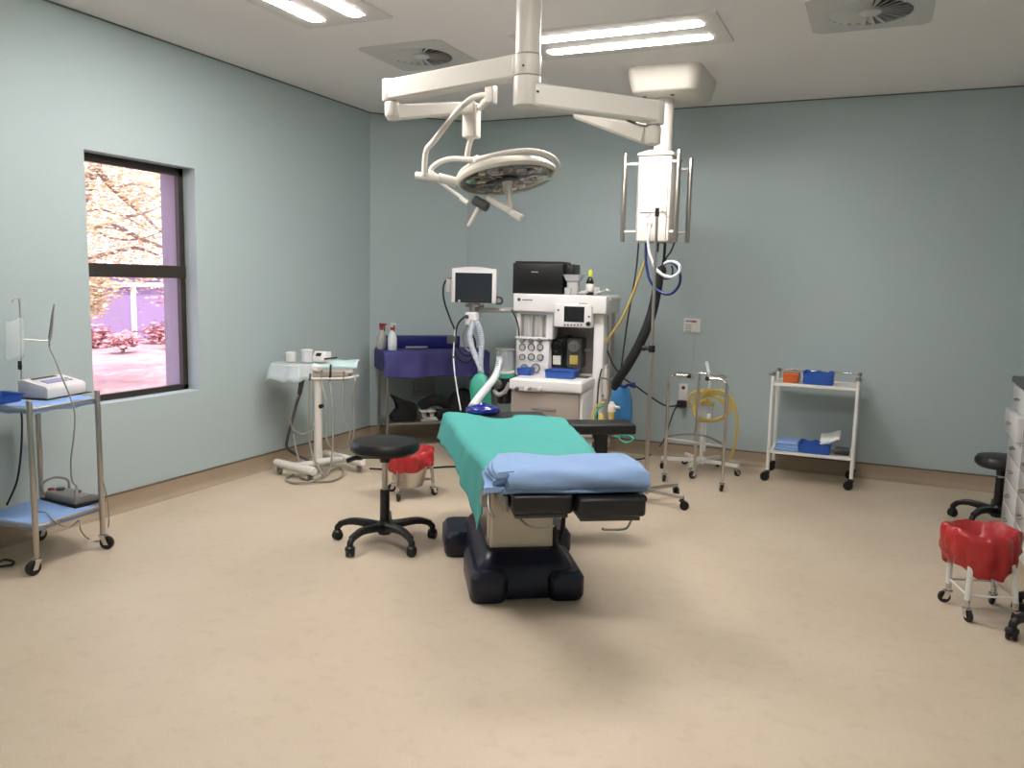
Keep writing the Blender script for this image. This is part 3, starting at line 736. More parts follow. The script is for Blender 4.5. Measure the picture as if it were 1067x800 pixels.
# ------------------------------------------------------------------ kick buckets with red liners
def kick_bucket(name, label, c0, rad, ztop, legs, mleg, seed, drop, shell, zb_=.075, hem=.2):
    t = thing(name, label, 'waste bin', (c0[0], c0[1], 0))
    rnd = random.Random(seed)
    ph = [rnd.uniform(0, 6) for _ in range(6)]
    prof = [(.60, -.10, 0), (.74, -.05, .3), (.84, -.01, .7), (.95, .012, .9), (1.04, .005, 1), (1.08, -.02, 1), (1.09, -.06, 1.1), (1.07, -.085, 1.2), (1.05, -.11, 1.3), (1.0, -drop * .78, 1.4), (.90, -drop, 1.6), (.84, -drop + .01, 1)]
    rings = []; n = 110
    for f, dz, w in prof:
        ring = []
        for k in range(n):
            a = 2 * PI * k / n
            wob = .10 * w * noise.noise(Vector((4.5 * math.cos(a), 4.5 * math.sin(a), f * 9 + dz * 22 + seed))) + (.03 * math.sin(3 * a + ph[0]) + .022 * math.sin(5 * a + ph[1]) + .016 * math.sin(9 * a + ph[2]) + .012 * math.sin(14 * a + ph[3])) * w
            zz = ztop + dz + w * (.010 * math.sin(2 * a + ph[4]) + .006 * math.sin(6 * a + ph[5])) + (drop * hem * math.sin(2 * a + ph[1]) if dz <= -drop * .7 else 0)
            ring.append((c0[0] + rad * (f + wob) * math.cos(a), c0[1] + rad * (f + wob) * math.sin(a), zz))
        rings.append(ring)
    g = MB(); g.loft(rings, cap=False); obj('bin_liner', g, 'red', t, smooth=70)
    g = MB()
    g.lathe([(rad * .1, zb_), (rad * .58, zb_), (rad * .62, zb_ + .01), (rad * .92, ztop - .02), (rad * .97, ztop - .012), (rad * .90, ztop - .02), (rad * .58, zb_ + .015), (rad * .1, zb_ + .012)], c=(c0[0], c0[1], 0), seg=36); bk = obj('bucket', g, shell, t)
    pts = [(c0[0] + rad * .86 * math.cos(2 * PI * k / 16), c0[1] + rad * .86 * math.sin(2 * PI * k / 16), ztop - drop * .55) for k in range(16)]
    g = MB(); g.tube(pts, .008, seg=8, res=3, closed=True); obj('carrier_ring', g, mleg, t)
    for (lx_, ly_) in legs:
        g = MB(); a = math.atan2(ly_ - c0[1], lx_ - c0[0])
        tp = (c0[0] + rad * .9 * math.cos(a), c0[1] + rad * .9 * math.sin(a), ztop - drop * .55)
        g.tube([tp, (tp[0] * .5 + lx_ * .5, tp[1] * .5 + ly_ * .5, (ztop + .06) * .5), (lx_, ly_, .085)], .0125, seg=12, res=4); lg = obj('leg', g, mleg, t)
        caster(lg, (lx_, ly_), a + .8, r=.028, top=.095, w=.018)
    g = MB(); zz = .115; m = len(legs)
    for k in range(m):
        p, q = legs[k], legs[(k + 1) % m]; g.tube([(p[0], p[1], zz), (q[0], q[1], zz)], .005, seg=8, res=1)
    obj('brace', g, mleg, t)
    return t
kick_bucket('kick_bucket', 'red lined bucket with white legs in front of the white drawer cabinet', (.487, 4.135), .146, .385, ((.389, 4.205), (.448, 4.005), (.642, 4.07), (.58, 4.27)), 'white', 4, .170, 'steel', .222, .06)
kick_bucket('kick_bucket', 'red lined steel bucket on the floor behind the round black stool', (-2.80, 4.62), .150, .315, ((-2.80, 4.47), (-2.665, 4.70), (-2.95, 4.66)), 'steel', 9, .12, 'steel')

# ------------------------------------------------------------------ chrome instrument trolley at the left
LT = (-3.83, 2.705); la = R(5.5)
lt = thing('instrument_trolley', 'stainless two-shelf trolley with blue covered shelves under the window, left edge', 'trolley', (LT[0], LT[1], 0), la)
LTM = Matrix.Translation((LT[0], LT[1], 0)) @ Matrix.Rotation(la, 4, 'Z')
hx, hy = .205, .20
for sx in (-1, 1):
    for sy in (-1, 1):
        g = MB(); g.cyl((sx * hx, sy * hy, .08), (sx * hx, sy * hy, .845), .0135, seg=16, bev=.003); lg = obj('leg', g, 'steel', lt, world=False)
        caster(lg, (sx * hx, sy * hy), R(-40 + 60 * sx * sy), r=.036, top=.10, world=False, w=.024)
for z in (.235, .805):
    g = MB(); g.box(-hx, hx, -hy, hy, z - .014, z, .004); obj('shelf', g, 'steel', lt, world=False)
def cover(x0, x1, y0, y1, z, drop, seed):
    def fn(u, v):
        e = .03
        x = x0 - e + (x1 - x0 + 2 * e) * u; y = y0 - e + (y1 - y0 + 2 * e) * v
        ox = max(x0 - x, x - x1, 0) / e; oy = max(y0 - y, y - y1, 0) / e; o = max(ox, oy)
        xx = min(max(x, x0 - .007), x1 + .007); yy = min(max(y, y0 - .007), y1 + .007)
        n = noise.noise(Vector((x * 9, y * 9, seed)))
        return (xx + .004 * n * o, yy + .004 * n * o, z + .003 * abs(n) * (1 - o) - o * drop * (1 + .35 * n))
    return fn
for z, dr, lab, sd in ((.808, .032, 'pale blue cloth covering the top shelf of the left stainless trolley', 2), (.238, .03, 'pale blue cloth covering the lower shelf of the left stainless trolley', 5)):
    g = MB(); g.grid(cover(-hx + .016, hx - .016, -hy + .016, hy - .016, z, dr, sd), 40, 40)
    for v in g.bm.verts: v.co = LTM @ v.co
    simple('shelf_cloth', g, 'sheet', lab, 'cloth', smooth=60, solid=.003)
ZT = .815
# white implant motor unit (wedge console)
q1, q2, q0 = Z(50, 416, ZT), Z(90, 408.5, ZT), Z(21, 411, ZT)
ex = (q2 - q1); ey = (q0 - q1)
W_, D_ = ex.length, .17
ex.normalize(); ey = Vector((-ex.y, ex.x, 0)); ey = ey if ey.dot(q0 - q1) > 0 else -ey
DM = Matrix((ex, ey, Vector((0, 0, 1)))).transposed().to_4x4(); DM.translation = Vector((q1.x, q1.y, ZT))
mu = thing('motor_console', 'white sloped dental motor console with lilac display on the left trolley', 'console', tuple(DM.translation))
g = MB(); g.prism([(0, 0), (D_, 0), (D_, .088), (D_ - .03, .092), (.012, .062), (0, .052)], 0, W_, 'x', bev=.006, M4=DM); cs = obj('housing', g, 'whiteplastic', mu)
sl = math.atan2(.03, D_ - .042)
SM = DM @ Matrix.Translation((0, .012, .063)) @ Matrix.Rotation(sl, 4, 'X')
g = MB(); g.box(W_ * .2, W_ * .72, .030, .075, .0, .003, 0, M4=SM); obj('display', g, 'lilacscreen', cs)
g = MB(); g.box(W_ * .15, W_ * .75, .105, .123, .0, .0025, 0, M4=SM); obj('dark_strip', g, 'darkgrey', cs)
g = MB()
for k in range(4): g.box(W_ * (.78 + .045 * (k % 2)), W_ * (.80 + .045 * (k % 2)), .03 + .025 * (k // 2), .045 + .025 * (k // 2), 0, .003, 0, M4=SM)
obj('keys', g, 'lightgrey', cs)
g = MB(); a = DM @ Vector((W_ + .002, .06, .03)); g.tube([a, a + Vector((.03, .0, .004)), a + Vector((.05, -.01, -.004))], .006, seg=8); obj('cable_plug', g, 'grey', mu)
g = MB(); g.box(-.02, W_ + .03, -.012, D_ + .02, -.003, -.0005, 0, M4=DM); obj('base_mat', g, 'blackplastic', mu)
# saline hook and handpiece holder
hp = thing('drip_hook_stand', 'thin steel rod stand with drip hook and side arm rising from the dental motor console', 'stand', tuple(Z(21, 405, ZT)))
bx = Z(21, 411, ZT).x - .005; 
g = MB(); g.tube([X(22.5, 411, bx), X(22, 352, bx), X(21, 330, bx), X(20, 313, bx), X(18, 311, bx), X(14, 312.5, bx), X(12.5, 315, bx)], .004, seg=8, res=4); obj('hook_rod', g, 'steel', hp)
g = MB(); g.tube([X(21, 353, bx), X(53, 355.5, bx + .02)], .0035, seg=8, res=1); obj('side_arm', g, 'steel', hp)
g = MB(); g.cyl(X(20.8, 385, bx), X(20.5, 376, bx), .009, seg=12); g.ball(X(20.7, 381.5, bx), .011); obj('clamp_knob', g, 'blackplastic', hp)
bg = simple('drip_bag', MB().grid(lambda u, v: X(5 + 20 * u, 333 + 40 * v + 2 * math.sin(u * 6), bx + .015 + .012 * math.sin(u * PI) * math.sin(v * PI)), 12, 16), 'clearbag', 'limp clear plastic bag hanging from the drip hook at the left edge', 'bag', solid=.002)
hd = thing('handpiece', 'slim steel dental handpiece held upright at the end of the thin side arm', 'handpiece', tuple(X(53, 355, bx + .02)))
g = MB(); g.cyl(X(51.5, 353, bx + .02), X(55, 325, bx + .02), .007, .005, seg=12); g.cyl(X(55, 325, bx + .02), X(56.5, 317, bx + .02), .006, .004, seg=10); obj('handpiece_body', g, 'dullsteel', hd)
g = MB(); g.cyl(X(54.5, 348, bx + .028), X(56, 326, bx + .028), .003, seg=8); g.cyl(X(51.5, 357, bx + .02), X(54, 349, bx + .03), .008, seg=10); obj('clip', g, 'lightgrey', hd)
# foot pedal on the lower shelf
ZL = .243
fp = thing('foot_pedal', 'grey foot pedal with hoop handle on a black mat, left trolley lower shelf', 'foot pedal', tuple(Z(65, 524, ZL)))
p0, p1, p2 = Z(46, 520, ZL), Z(78, 528, ZL), Z(93, 521, ZL)
ex = (p1 - p0).normalized(); ey = Vector((-ex.y, ex.x, 0)); ln = (p1 - p0).length
if ey.dot(p2 - p1) < 0: ey = -ey
PM = Matrix((ex, ey, Vector((0, 0, 1)))).transposed().to_4x4(); PM.translation = p0
wd = .15
g = MB(); g.box(-.02, ln + .02, -.01, wd + .01, -.004, .005, .002, M4=PM); obj('pedal_mat', g, 'blackplastic', fp)
g = MB(); g.prism([(0, .005), (wd, .005), (wd, .028), (wd * .6, .05), (.01, .045), (0, .035)], 0, ln, 'x', bev=.008, M4=PM); pb = obj('pedal_body', g, 'grey', fp)
g = MB(); g.cyl(PM @ Vector((ln * .25, .05, .05)), PM @ Vector((ln * .25, .05, .062)), .022, seg=18, bev=.003); obj('pedal_button', g, 'darkgrey', pb)
g = MB(); g.cyl(PM @ Vector((ln * .7, .07, .05)), PM @ Vector((ln * .7, .07, .060)), .018, seg=18, bev=.003); obj('pedal_button', g, 'darkgrey', pb)
g = MB(); g.tube([PM @ Vector((.02, -.01, .03)), PM @ Vector((.015, -.02, .085)), PM @ Vector((.015, .05, .11)), PM @ Vector((.02, .12, .085)), PM @ Vector((.02, .13, .03))], .007, seg=8); obj('hoop_handle', g, 'grey', fp)
g = MB(); g.box(.0, .03, .02, .045, .04, .056, .004, M4=PM); obj('red_key', g, 'redmark', pb)
g = MB(); g.cyl(PM @ Vector((ln * .9, .03, .03)), PM @ Vector((ln * .9, .03, .10)), .014, .006, seg=12); obj('strain_relief', g, 'lightgrey', fp)
xc = q2.x + .0
simple('drooping_cord', MB().tube([X(51.5, 357, bx + .02), X(52, 363, bx + .025), X(58, 376, -3.80), X(65, 394, -3.69), X(73, 413, -3.62), X(78, 432, -3.595), X(77, 455, -3.59), X(74, 480, -3.61), X(75, 500, -3.66), PM @ Vector((ln * .9, .03, .10))], .0042, seg=8), 'hose', 'grey cord drooping from the upright handpiece down to the foot pedal', 'cord')
simple('looped_cord', MB().tube([Z(37, 533, ZL + .006), Z(48, 534, ZL + .008), Z(58, 544, ZL - .01), X(72, 549, -3.62), X(83, 542, -3.55), X(84, 552, -3.5), Z(92, 561, .008), Z(104, 563, .008), Z(113, 548, .008), X(112, 520, -3.64), X(107, 500, -3.64)], .0035, seg=8), 'hose', 'thin grey cord from the lower shelf looping to the floor by the right trolley wheel', 'cord')
simple('power_cord', MB().tube([X(22, 428, -3.9), X(23, 440, -3.9), X(22, 470, -3.92), X(18, 500, -3.94), X(10, 520, -3.96), X(7, 526, -3.97)], .005, seg=8), 'rubber', 'black cord hanging behind the left stainless trolley', 'cord')
simple('power_cord', MB().tube([Z(-6, 592, .012), Z(2, 590, .012), Z(12, 588, .012), Z(14, 585, .014), Z(5, 583, .014), Z(-2, 586, .014), Z(-8, 590, .012)], .006, seg=8), 'rubber', 'black cord coiled on the floor at the left edge of the photo', 'cord')
# blue tray with curled lip
a = Z(14, 419, ZT); 
bt = MB(); bt.loft([rrect(-.09, .065, -.075, .075, .02, 0), rrect(-.10, .075, -.085, .085, .025, .034), rrect(-.108, .083, -.093, .093, .027, .036), rrect(-.094, .069, -.079, .079, .02, .033), rrect(-.085, .06, -.07, .07, .018, .006)], cap=True, closed=True)
for v in bt.bm.verts: v.co = Matrix.Translation((a.x - .075, a.y - .02, ZT + .001)) @ v.co
simple('instrument_tray', bt, 'trayblue', 'blue plastic tray beside the white console on the left trolley', 'tray')

# ------------------------------------------------------------------ dental delivery cart
DC = (-3.74, 4.86)
dc = thing('dental_cart', 'white wheeled dental delivery cart with hoses hanging from its holders', 'dental cart', (DC[0], DC[1], 0))
A0, A1, B0, B1 = Vector((-3.985, 4.675, .085)), Vector((-3.55, 4.575, .085)), Vector((-3.87, 5.10, .085)), Vector((-3.42, 4.985, .085))
for a, b in ((A0, A1), (B0, B1)):
    g = MB(); g.cyl(a, b, .031, seg=20, bev=.014); f = obj('foot_tube', g, 'cream', dc)
    dv = (b - a).normalized()
    for e in (a + dv * .05, b - dv * .05):
        caster(f, e, 2.2, r=.028, top=.07, mw='grey', mf='grey', w=.03)
g = MB(); g.cyl((A0 + A1) * .5, (B0 + B1) * .5, .027, seg=18); obj('cross_tube', g, 'cream', dc)
ctop = Y(331, 395, 4.90).z
g = MB(); g.cyl((DC[0], DC[1], .09), (DC[0], DC[1], ctop), .031, seg=24); cl = obj('column', g, 'cream', dc)
q = Y(336, 423, 4.83); g = MB(); g.cyl((q.x, 4.83, q.z), (q.x, 4.80, q.z), .016, seg=16, bev=.003); obj('knob', g, 'blackplastic', cl)
hz = Y(345, 400, 4.82).z
M['contents'] = M['cream']
# control head and holder bar run from the column out to the right, away from the wall
h0, h1 = Y(322, 391, 4.84), Y(368, 382, 4.99)
dr = Vector((h1.x - h0.x, h1.y - h0.y, 0)); hl = dr.length; dr.normalize()
HM = Matrix((dr, Vector((-dr.y, dr.x, 0)), Vector((0, 0, 1)))).transposed().to_4x4(); HM.translation = Vector((h0.x, h0.y, h0.z))
g = MB(); g.box(-.01, hl, -.005, .17, .02, .075, .012, M4=HM); hb = obj('control_head', g, 'cream', dc)
g = MB(); g.box(.0, hl * .9, -.02, .14, -.035, .02, .006, M4=HM); obj('valve_block', g, 'drawergrey', hb)
g = MB(); g.tube([HM @ Vector((-.02, -.02, -.018)), HM @ Vector((.05, -.05, -.018)), HM @ Vector((hl * .8, -.05, -.012)), HM @ Vector((hl + .02, -.03, -.0)), HM @ Vector((hl + .03, .05, 0))], .009, seg=10); obj('holder_bar', g, 'cream', dc)
hold = []
for k, (t, mm, l) in enumerate(((.04, 'darkgrey', .05), (.30, 'dullsteel', .075), (.50, 'blackplastic', .12), (.80, 'dullsteel', .07), (1.06, 'lightgrey', .05))):
    p = HM @ Vector((hl * t, -.052, -.03)); tp = p + Vector((0, .01, l))
    g = MB(); g.cyl(p, tp, .010, .007, seg=12, bev=.002); obj('handpiece', g, mm, dc); hold.append(p)
ends = [[(322, 430, 4.80), (322, 450, 4.80), (323, 462, 4.78), (328, 480, 4.75), (336, 495, 4.68)],
        [(340, 420, 4.78), (340, 450, 4.78), (342, 462, 4.78), (349, 468, 4.82)],
        [(347, 425, 4.80), (347, 455, 4.78), (346, 475, 4.74), (344, 488, 4.70), (340, 495, 4.66), (333, 498, 4.62)],
        [(357, 415, 4.90), (359, 435, 4.90), (365, 450, 4.92), (361, 465, 4.95), (352, 469, 4.96)],
        [(368, 420, 4.98), (369, 445, 4.98), (368, 458, 5.0), (362, 466, 5.02)]]
for p, e in zip(hold, ends):
    g = MB(); g.tube([p] + [Y(*q_) for q_ in e], .0065, seg=8); obj('hose', g, 'hose', dc)
g = MB(); g.tube([Z(313, 498, .012), Z(326, 501, .012), Z(345, 501, .012), Z(357, 495, .012), Z(355, 488, .014), Z(345, 490, .02), Z(334, 497, .022), Z(322, 502, .02), Z(306, 503, .012), Z(298, 499, .012), Z(306, 494, .012)], .008, seg=8); obj('hose_coil', g, 'hose', dc)
# covered side tray next to the wall
t0 = Y(288, 377, 4.78); t1 = Y(321, 376, 4.82)
tz = t0.z
g = MB()
def film(u, v):
    x = -4.075 + u * .315; y = 4.68 + .24 * v
    e = max(0, (.16 - v) / .16); e2 = max(0, (v - .9) / .1); ex_ = max(0, (.08 - u) / .08) + max(0, (u - .92) / .08)
    o = min(1.0, max(e, e2 * .4, ex_))
    n = noise.noise(Vector((x * 14, y * 14, 3)))
    z = tz + .004 * n - o * (.125 + .03 * n)
    return (x + (.012 * n * o), y + .02 * n * o - .01 * e, z)
g.grid(film, 40, 30); cov = obj('tray_cover', g, 'film', dc, smooth=60, solid=.002)
g = MB(); g.box(-4.05, -3.79, 4.71, 4.89, tz - .025, tz - .006, .006); obj('side_tray', g, 'white', dc)
g = MB(); g.box(-3.84, -3.72, 4.84, 4.89, tz - .055, tz - .02, .006); obj('tray_arm', g, 'cream', dc)
g = MB()
def cyanf(u, v):
    p = HM @ Vector((-.02 + (hl + .05) * u, -.012 + .20 * v, .08))
    n = noise.noise(Vector((u * 5, v * 5, 8)))
    o = max(0, (.12 - v) / .12)
    return (p.x, p.y, p.z + .006 * n + (.012 if v > .2 else 0) - o * .03 + .01 * u)
g.grid(cyanf, 30, 16); obj('head_cover', g, 'cyan', dc, smooth=60, solid=.003)
g = MB(); g.tube([Y(338, 374, 4.88) , Y(351, 372.5, 4.88)], .006, seg=8, res=1); obj('handpiece', g, 'blackplastic', dc)
# things standing on the cart
zc = tz + .012
p = Y(305, 378, 4.80); cu = MB()
cu.lathe([(.034, 0), (.036, .01), (.038, .062), (.040, .066), (.030, .07), (.01, .074)], M4=Matrix.Translation((p.x, 4.78, zc)), seg=24)
simple('paper_cup', cu, 'whitematte', 'small white lidded pot on the dental cart, nearest the wall', 'pot')
p = Y(318, 378, 4.80)
jg = thing('plastic_jar', 'white translucent jar with lid on the dental cart between pot and display unit', 'jar', (p.x, 4.82, zc))
g = MB(); g.lathe([(.034, 0), (.038, .004), (.040, .078), (.037, .080), (.033, .006), (.01, .004)], M4=Matrix.Translation((p.x, 4.82, zc)), seg=24); obj('jar_body', g, 'whitehose', jg)
g = MB(); g.lathe([(.043, .080), (.044, .088), (.03, .094), (.01, .095)], M4=Matrix.Translation((p.x, 4.82, zc)), seg=24); obj('lid', g, 'whiteplastic', jg)
p = Y(335, 377, 4.94)
cz = HM.translation.z + .098
ds = thing('display_unit', 'small white unit with dark display on the dental cart top', 'display unit', (p.x, 4.93, cz))
g = MB(); g.prism([(4.88, cz), (4.98, cz), (4.98, cz + .072), (4.93, cz + .075), (4.885, cz + .02)], p.x - .055, p.x + .06, 'x', bev=.005); hsg = obj('housing', g, 'whiteplastic', ds)
g = MB(); sM = Matrix.Translation((p.x, 4.905, cz + .052)) @ Matrix.Rotation(R(50), 4, 'X'); g.box(-.02, .022, -.012, .014, -.002, .004, .0, M4=sM); obj('display', g, 'darkscreen', hsg)
# suction hose by the wall
g = MB(); g.tube([Y(314, 396, 4.80), Y(313, 408, 4.78), Y(308, 424, 4.76), Y(304, 440, 4.75), Y(300, 455, 4.76), Y(299, 466, 4.78), Y(306, 472, 4.85), Y(318, 478, 4.9), Y(326, 481, 4.93)], .011, seg=10); so = obj('suction_hose', g, 'darkgrey', dc)
g = MB(); g.cyl(Y(315, 394, 4.80), Y(312, 411, 4.78), .021, .017, seg=14, bev=.003); obj('suction_head', g, 'darkgrey', so)
g = MB(); g.tube([Y(311, 412, 4.76), Y(304, 424, 4.74), Y(303, 438, 4.74), Y(306, 448, 4.74), Y(315, 452, 4.74), Y(324, 449, 4.76), Y(327, 444, 4.80)], .005, seg=8); g.tube([Y(306, 452, 4.72), Y(309, 470, 4.70), Y(313, 484, 4.69)], .007, seg=8); obj('hose', g, 'hose', dc)

# ------------------------------------------------------------------ blue draped table in the splayed corner (45 degrees)
BT = (-3.755, 5.825); ba = R(45)
BTM = Matrix.Translation((BT[0], BT[1], 0)) @ Matrix.Rotation(ba, 4, 'Z')
tb = thing('draped_table', 'stainless trolley table under an indigo drape in the splayed corner', 'table', (BT[0], BT[1], 0), ba)
TL_, TD, TH = .86, .36, .84
for x in (0, TL_):
    for y in (0, TD):
        g = MB(); g.cyl((x, y, .07), (x, y, TH - .01), .0125, seg=14); lg = obj('leg', g, 'dullsteel', tb, world=False)
        caster(lg, (x, y), 1.0 + x, r=.03, top=.09, world=False)
g = MB(); g.box(-.02, TL_ + .02, -.02, TD + .02, TH - .03, TH - .008, .004); obj('table_top', g, 'dullsteel', tb, world=False)
SHZ = .225
g = MB(); g.box(-.01, TL_ + .01, -.01, TD + .01, SHZ - .02, SHZ, .003); obj('lower_shelf', g, 'dullsteel', tb, world=False)
def tdrape(u, v):
    # u along the table, v across: from front hem up over the top
    x = -.055 + u * (TL_ + .11); fd = .205 + .012 * math.sin(u * 9) + .02 * math.sin(u * 3.0)
    Ltot = fd + TD + .05; s = v * Ltot
    ox = max(-.03 - x, x - (TL_ + .03), 0) / .025
    n = noise.noise(Vector((x * 6, s * 6, 4)))
    if s < fd:
        h = fd - s; y = -.03 - .01 - .022 * math.sin(u * 26) * min(1, h / .1) - .01 * h; z = TH - h
    else: y = -.03 + (s - fd); z = TH + .002 * n
    xx = min(max(x, -.035), TL_ + .035)
    z -= min(1, ox) * .17 if s >= fd else 0
    return (xx + .012 * n * min(1, ox), y, z)
g = MB(); g.grid(tdrape, 90, 40)
for v in g.bm.verts: v.co = BTM @ v.co
simple('table_drape', g, 'purple', 'indigo cloth drape over the table in the splayed corner', 'drape', smooth=70, solid=.004)
g = MB(); g.box(.02, .70, .20, .34, TH + .006, TH + .115, .012)
gg = MB(); gg.box(.20, .40, .196, .201, TH + .01, TH + .026, .002)
for v in list(g.bm.verts) + list(gg.bm.verts): v.co = BTM @ v.co
bb_ = thing('storage_box', 'long deep blue box at the back of the indigo draped table', 'box', tuple(BTM @ Vector((.36, .27, TH))))
obj('box_body', g, 'deepblue', bb_); obj('label_strip', gg, 'lightgrey', bb_)
def spray(lx, ly, lab, capm, bodym, turn, sc=1.0):
    w = BTM @ Vector((lx, ly, TH + .006)); t = thing('spray_bottle', lab, 'spray bottle', tuple(w), turn)
    K = dict(parent=t, world=False)
    g = MB(); g.lathe([(.036 * sc, 0), (.040 * sc, .006), (.040 * sc, .10 * sc), (.034 * sc, .125 * sc), (.018 * sc, .16 * sc), (.014 * sc, .175 * sc), (.008, .178 * sc)], seg=24); obj('bottle', g, bodym, **K)
    g = MB(); g.cyl((0, 0, .172 * sc), (0, 0, .195 * sc), .017, seg=18, bev=.002); obj('collar', g, 'redmark', **K)
    g = MB(); g.prism([(-.02, .195 * sc), (.018, .195 * sc), (.022, .232 * sc), (-.05, .232 * sc), (-.052, .218 * sc), (-.022, .212 * sc)], -.011, .011, 'y', bev=.003); hd_ = obj('spray_head', g, capm, **K)
    g = MB(); g.tube([(-.028, 0, .215 * sc), (-.036, 0, .19 * sc), (-.03, 0, .165 * sc)], .006, seg=8); obj('trigger', g, 'redmark', hd_, world=False)
spray(.05, .05, 'white spray bottle with white head at the front of the indigo draped table', 'whiteplastic', 'whitehose', R(150))
spray(-.01, .20, 'grey spray bottle with red head behind the white spray bottle', 'redmark', 'lightgrey', R(170), .95)
# black equipment kept on its lower shelf
SZ = SHZ + .001
def on_shelf(mb):
    for v in mb.bm.verts: v.co = BTM @ v.co
    return mb
g = MB(); g.prism([(.06, SZ), (.27, SZ), (.275, SZ + .06), (.285, SZ + .14), (.23, SZ + .165), (.13, SZ + .18), (.07, SZ + .23), (.055, SZ + .215), (.115, SZ + .15), (.125, SZ + .10), (.05, SZ + .045)], .06, .19, 'y', bev=.012)
simple('positioning_pad', on_shelf(g), 'blackmatte', 'black boot-shaped padded support at the left of the lower shelf, corner table', 'pad', smooth=60)
g = MB(); g.tube([(.33, .16, SZ + .10), (.40, .14, SZ + .155), (.50, .14, SZ + .16), (.58, .16, SZ + .12)], .05, seg=14); g.tube([(.45, .08, SZ + .05), (.53, .08, SZ + .05), (.57, .1, SZ + .05)], .048, seg=12)
simple('equipment_bag', on_shelf(g), 'blackmatte', 'soft black bag lying over papers in the middle of the corner table shelf', 'bag')
g = MB(); g.box(.31, .46, .04, .22, SZ, SZ + .012, .003); g.box(.33, .45, .05, .21, SZ + .012, SZ + .028, .003); simple('paper_stack', on_shelf(g), 'lightgrey', 'stack of pale papers under the soft black bag', 'papers')
g = MB(); g.box(.30, .44, .04, .24, SZ + .074, SZ + .088, .003); g.box(.32, .36, .06, .22, SZ + .028, SZ + .074, .006); g.box(.39, .43, .06, .22, SZ + .028, SZ + .074, .006); simple('instrument_case', on_shelf(g), 'lightgrey', 'pale flat-topped case between the boot-shaped pad and the soft black bag', 'case')
g = MB(); g.lathe([(.06, 0), (.14, .01), (.155, .08), (.13, .17), (.085, .23), (.03, .26), (.01, .262)], M4=Matrix.Translation((.72, .17, SZ)) @ Matrix.Diagonal((1, .8, 1, 1)), seg=28); g.tube([(.66, .06, SZ + .05), (.66, .05, SZ + .15), (.70, .10, SZ + .24)], .012, seg=8); g.tube([(.78, .06, SZ + .05), (.79, .05, SZ + .15), (.74, .10, SZ + .24)], .012, seg=8)
simple('backpack', on_shelf(g), 'blackmatte', 'slumped black backpack at the right of the corner table shelf', 'bag')
# louvred grille on the splayed corner wall
gm = Matrix.Translation(CA.lerp(CB, .56) + d45 * .001) @ Matrix.Rotation(R(45), 4, 'Z')
vg = thing('wall_grille', 'grey louvred wall grille behind the corner table', 'grille', tuple(CA.lerp(CB, .56) + Vector((0, 0, .45))), R(45))
g = MB()
for a in ((-.11, .11, .36, .375), (-.11, .11, .585, .60), (-.11, -.095, .36, .60), (.095, .11, .36, .60)): g.box(a[0], a[1], -.018, 0, a[2], a[3], .002, M4=gm)
obj('grille_frame', g, 'lightgrey', vg)
g = MB()
for k in range(9): g.box(-.096, .096, -.012, .010, -.0015, .0015, 0, M4=gm @ Matrix.Translation((0, -.008, .385 + k * .024)) @ Matrix.Rotation(R(40), 4, 'X'))
obj('louvres', g, 'lightgrey', vg, smooth=0)

# ------------------------------------------------------------------ anaesthesia machine
am = thing('anaesthesia_machine', 'white anaesthesia machine with gauges, vaporisers and drawer at the head of the operating table', 'anaesthesia machine', (-2.2, 6.1, 0))
YS, YP, YW, YBk = 5.80, 5.84, 5.45, 6.34
sx0, sx1 = Y(537, 315, YS).x, Y(631, 322, YS).x
szt, szb = Y(585, 307, YS).z, Y(585, 326, YS).z
g = MB(); g.box(sx0, sx1, YS, YBk, szb, szt, .012); g.box(sx0 + .02, sx1 + .012, YS + .1, YBk, szt - .035, szt - .012, .004); shf = obj('top_shelf', g, 'whiteplastic', am)
g = MB(); q = Y(543, 312, YS)
g.lathe([(.013, 0), (.013, .003)], M4=Matrix.Translation((q.x, YS + .001, q.z)) @ Matrix.Rotation(R(90), 4, 'X'), seg=14)
for k in range(6): g.box(q.x + .028 + k * .014, q.x + .038 + k * .014, YS - .0015, YS + .001, q.z - .006, q.z + .004)
q = Y(607, 317, YS)
for k in range(5): g.box(q.x - .028 + k * .013, q.x - .019 + k * .013, YS - .0015, YS + .001, q.z - .008, q.z + .008)
obj('shelf_lettering', g, 'darkgrey', shf, smooth=0)
# carcass
bxa, bxb = Y(541, 400, YP).x, Y(625, 400, YP).x
wz = Y(570, 391, YW + .3).z
g = MB(); g.box(bxa, bxb, 6.10, YBk, .12, szb, .008); obj('back_panel', g, 'drawergrey', am)
g = MB(); xa, xb = Y(617, 380, YP).x, Y(626, 380, YP).x; g.box(xa, xb + .01, YP + .02, 6.15, .10, szb, .01); obj('side_pillar', g, 'whiteplastic', am)
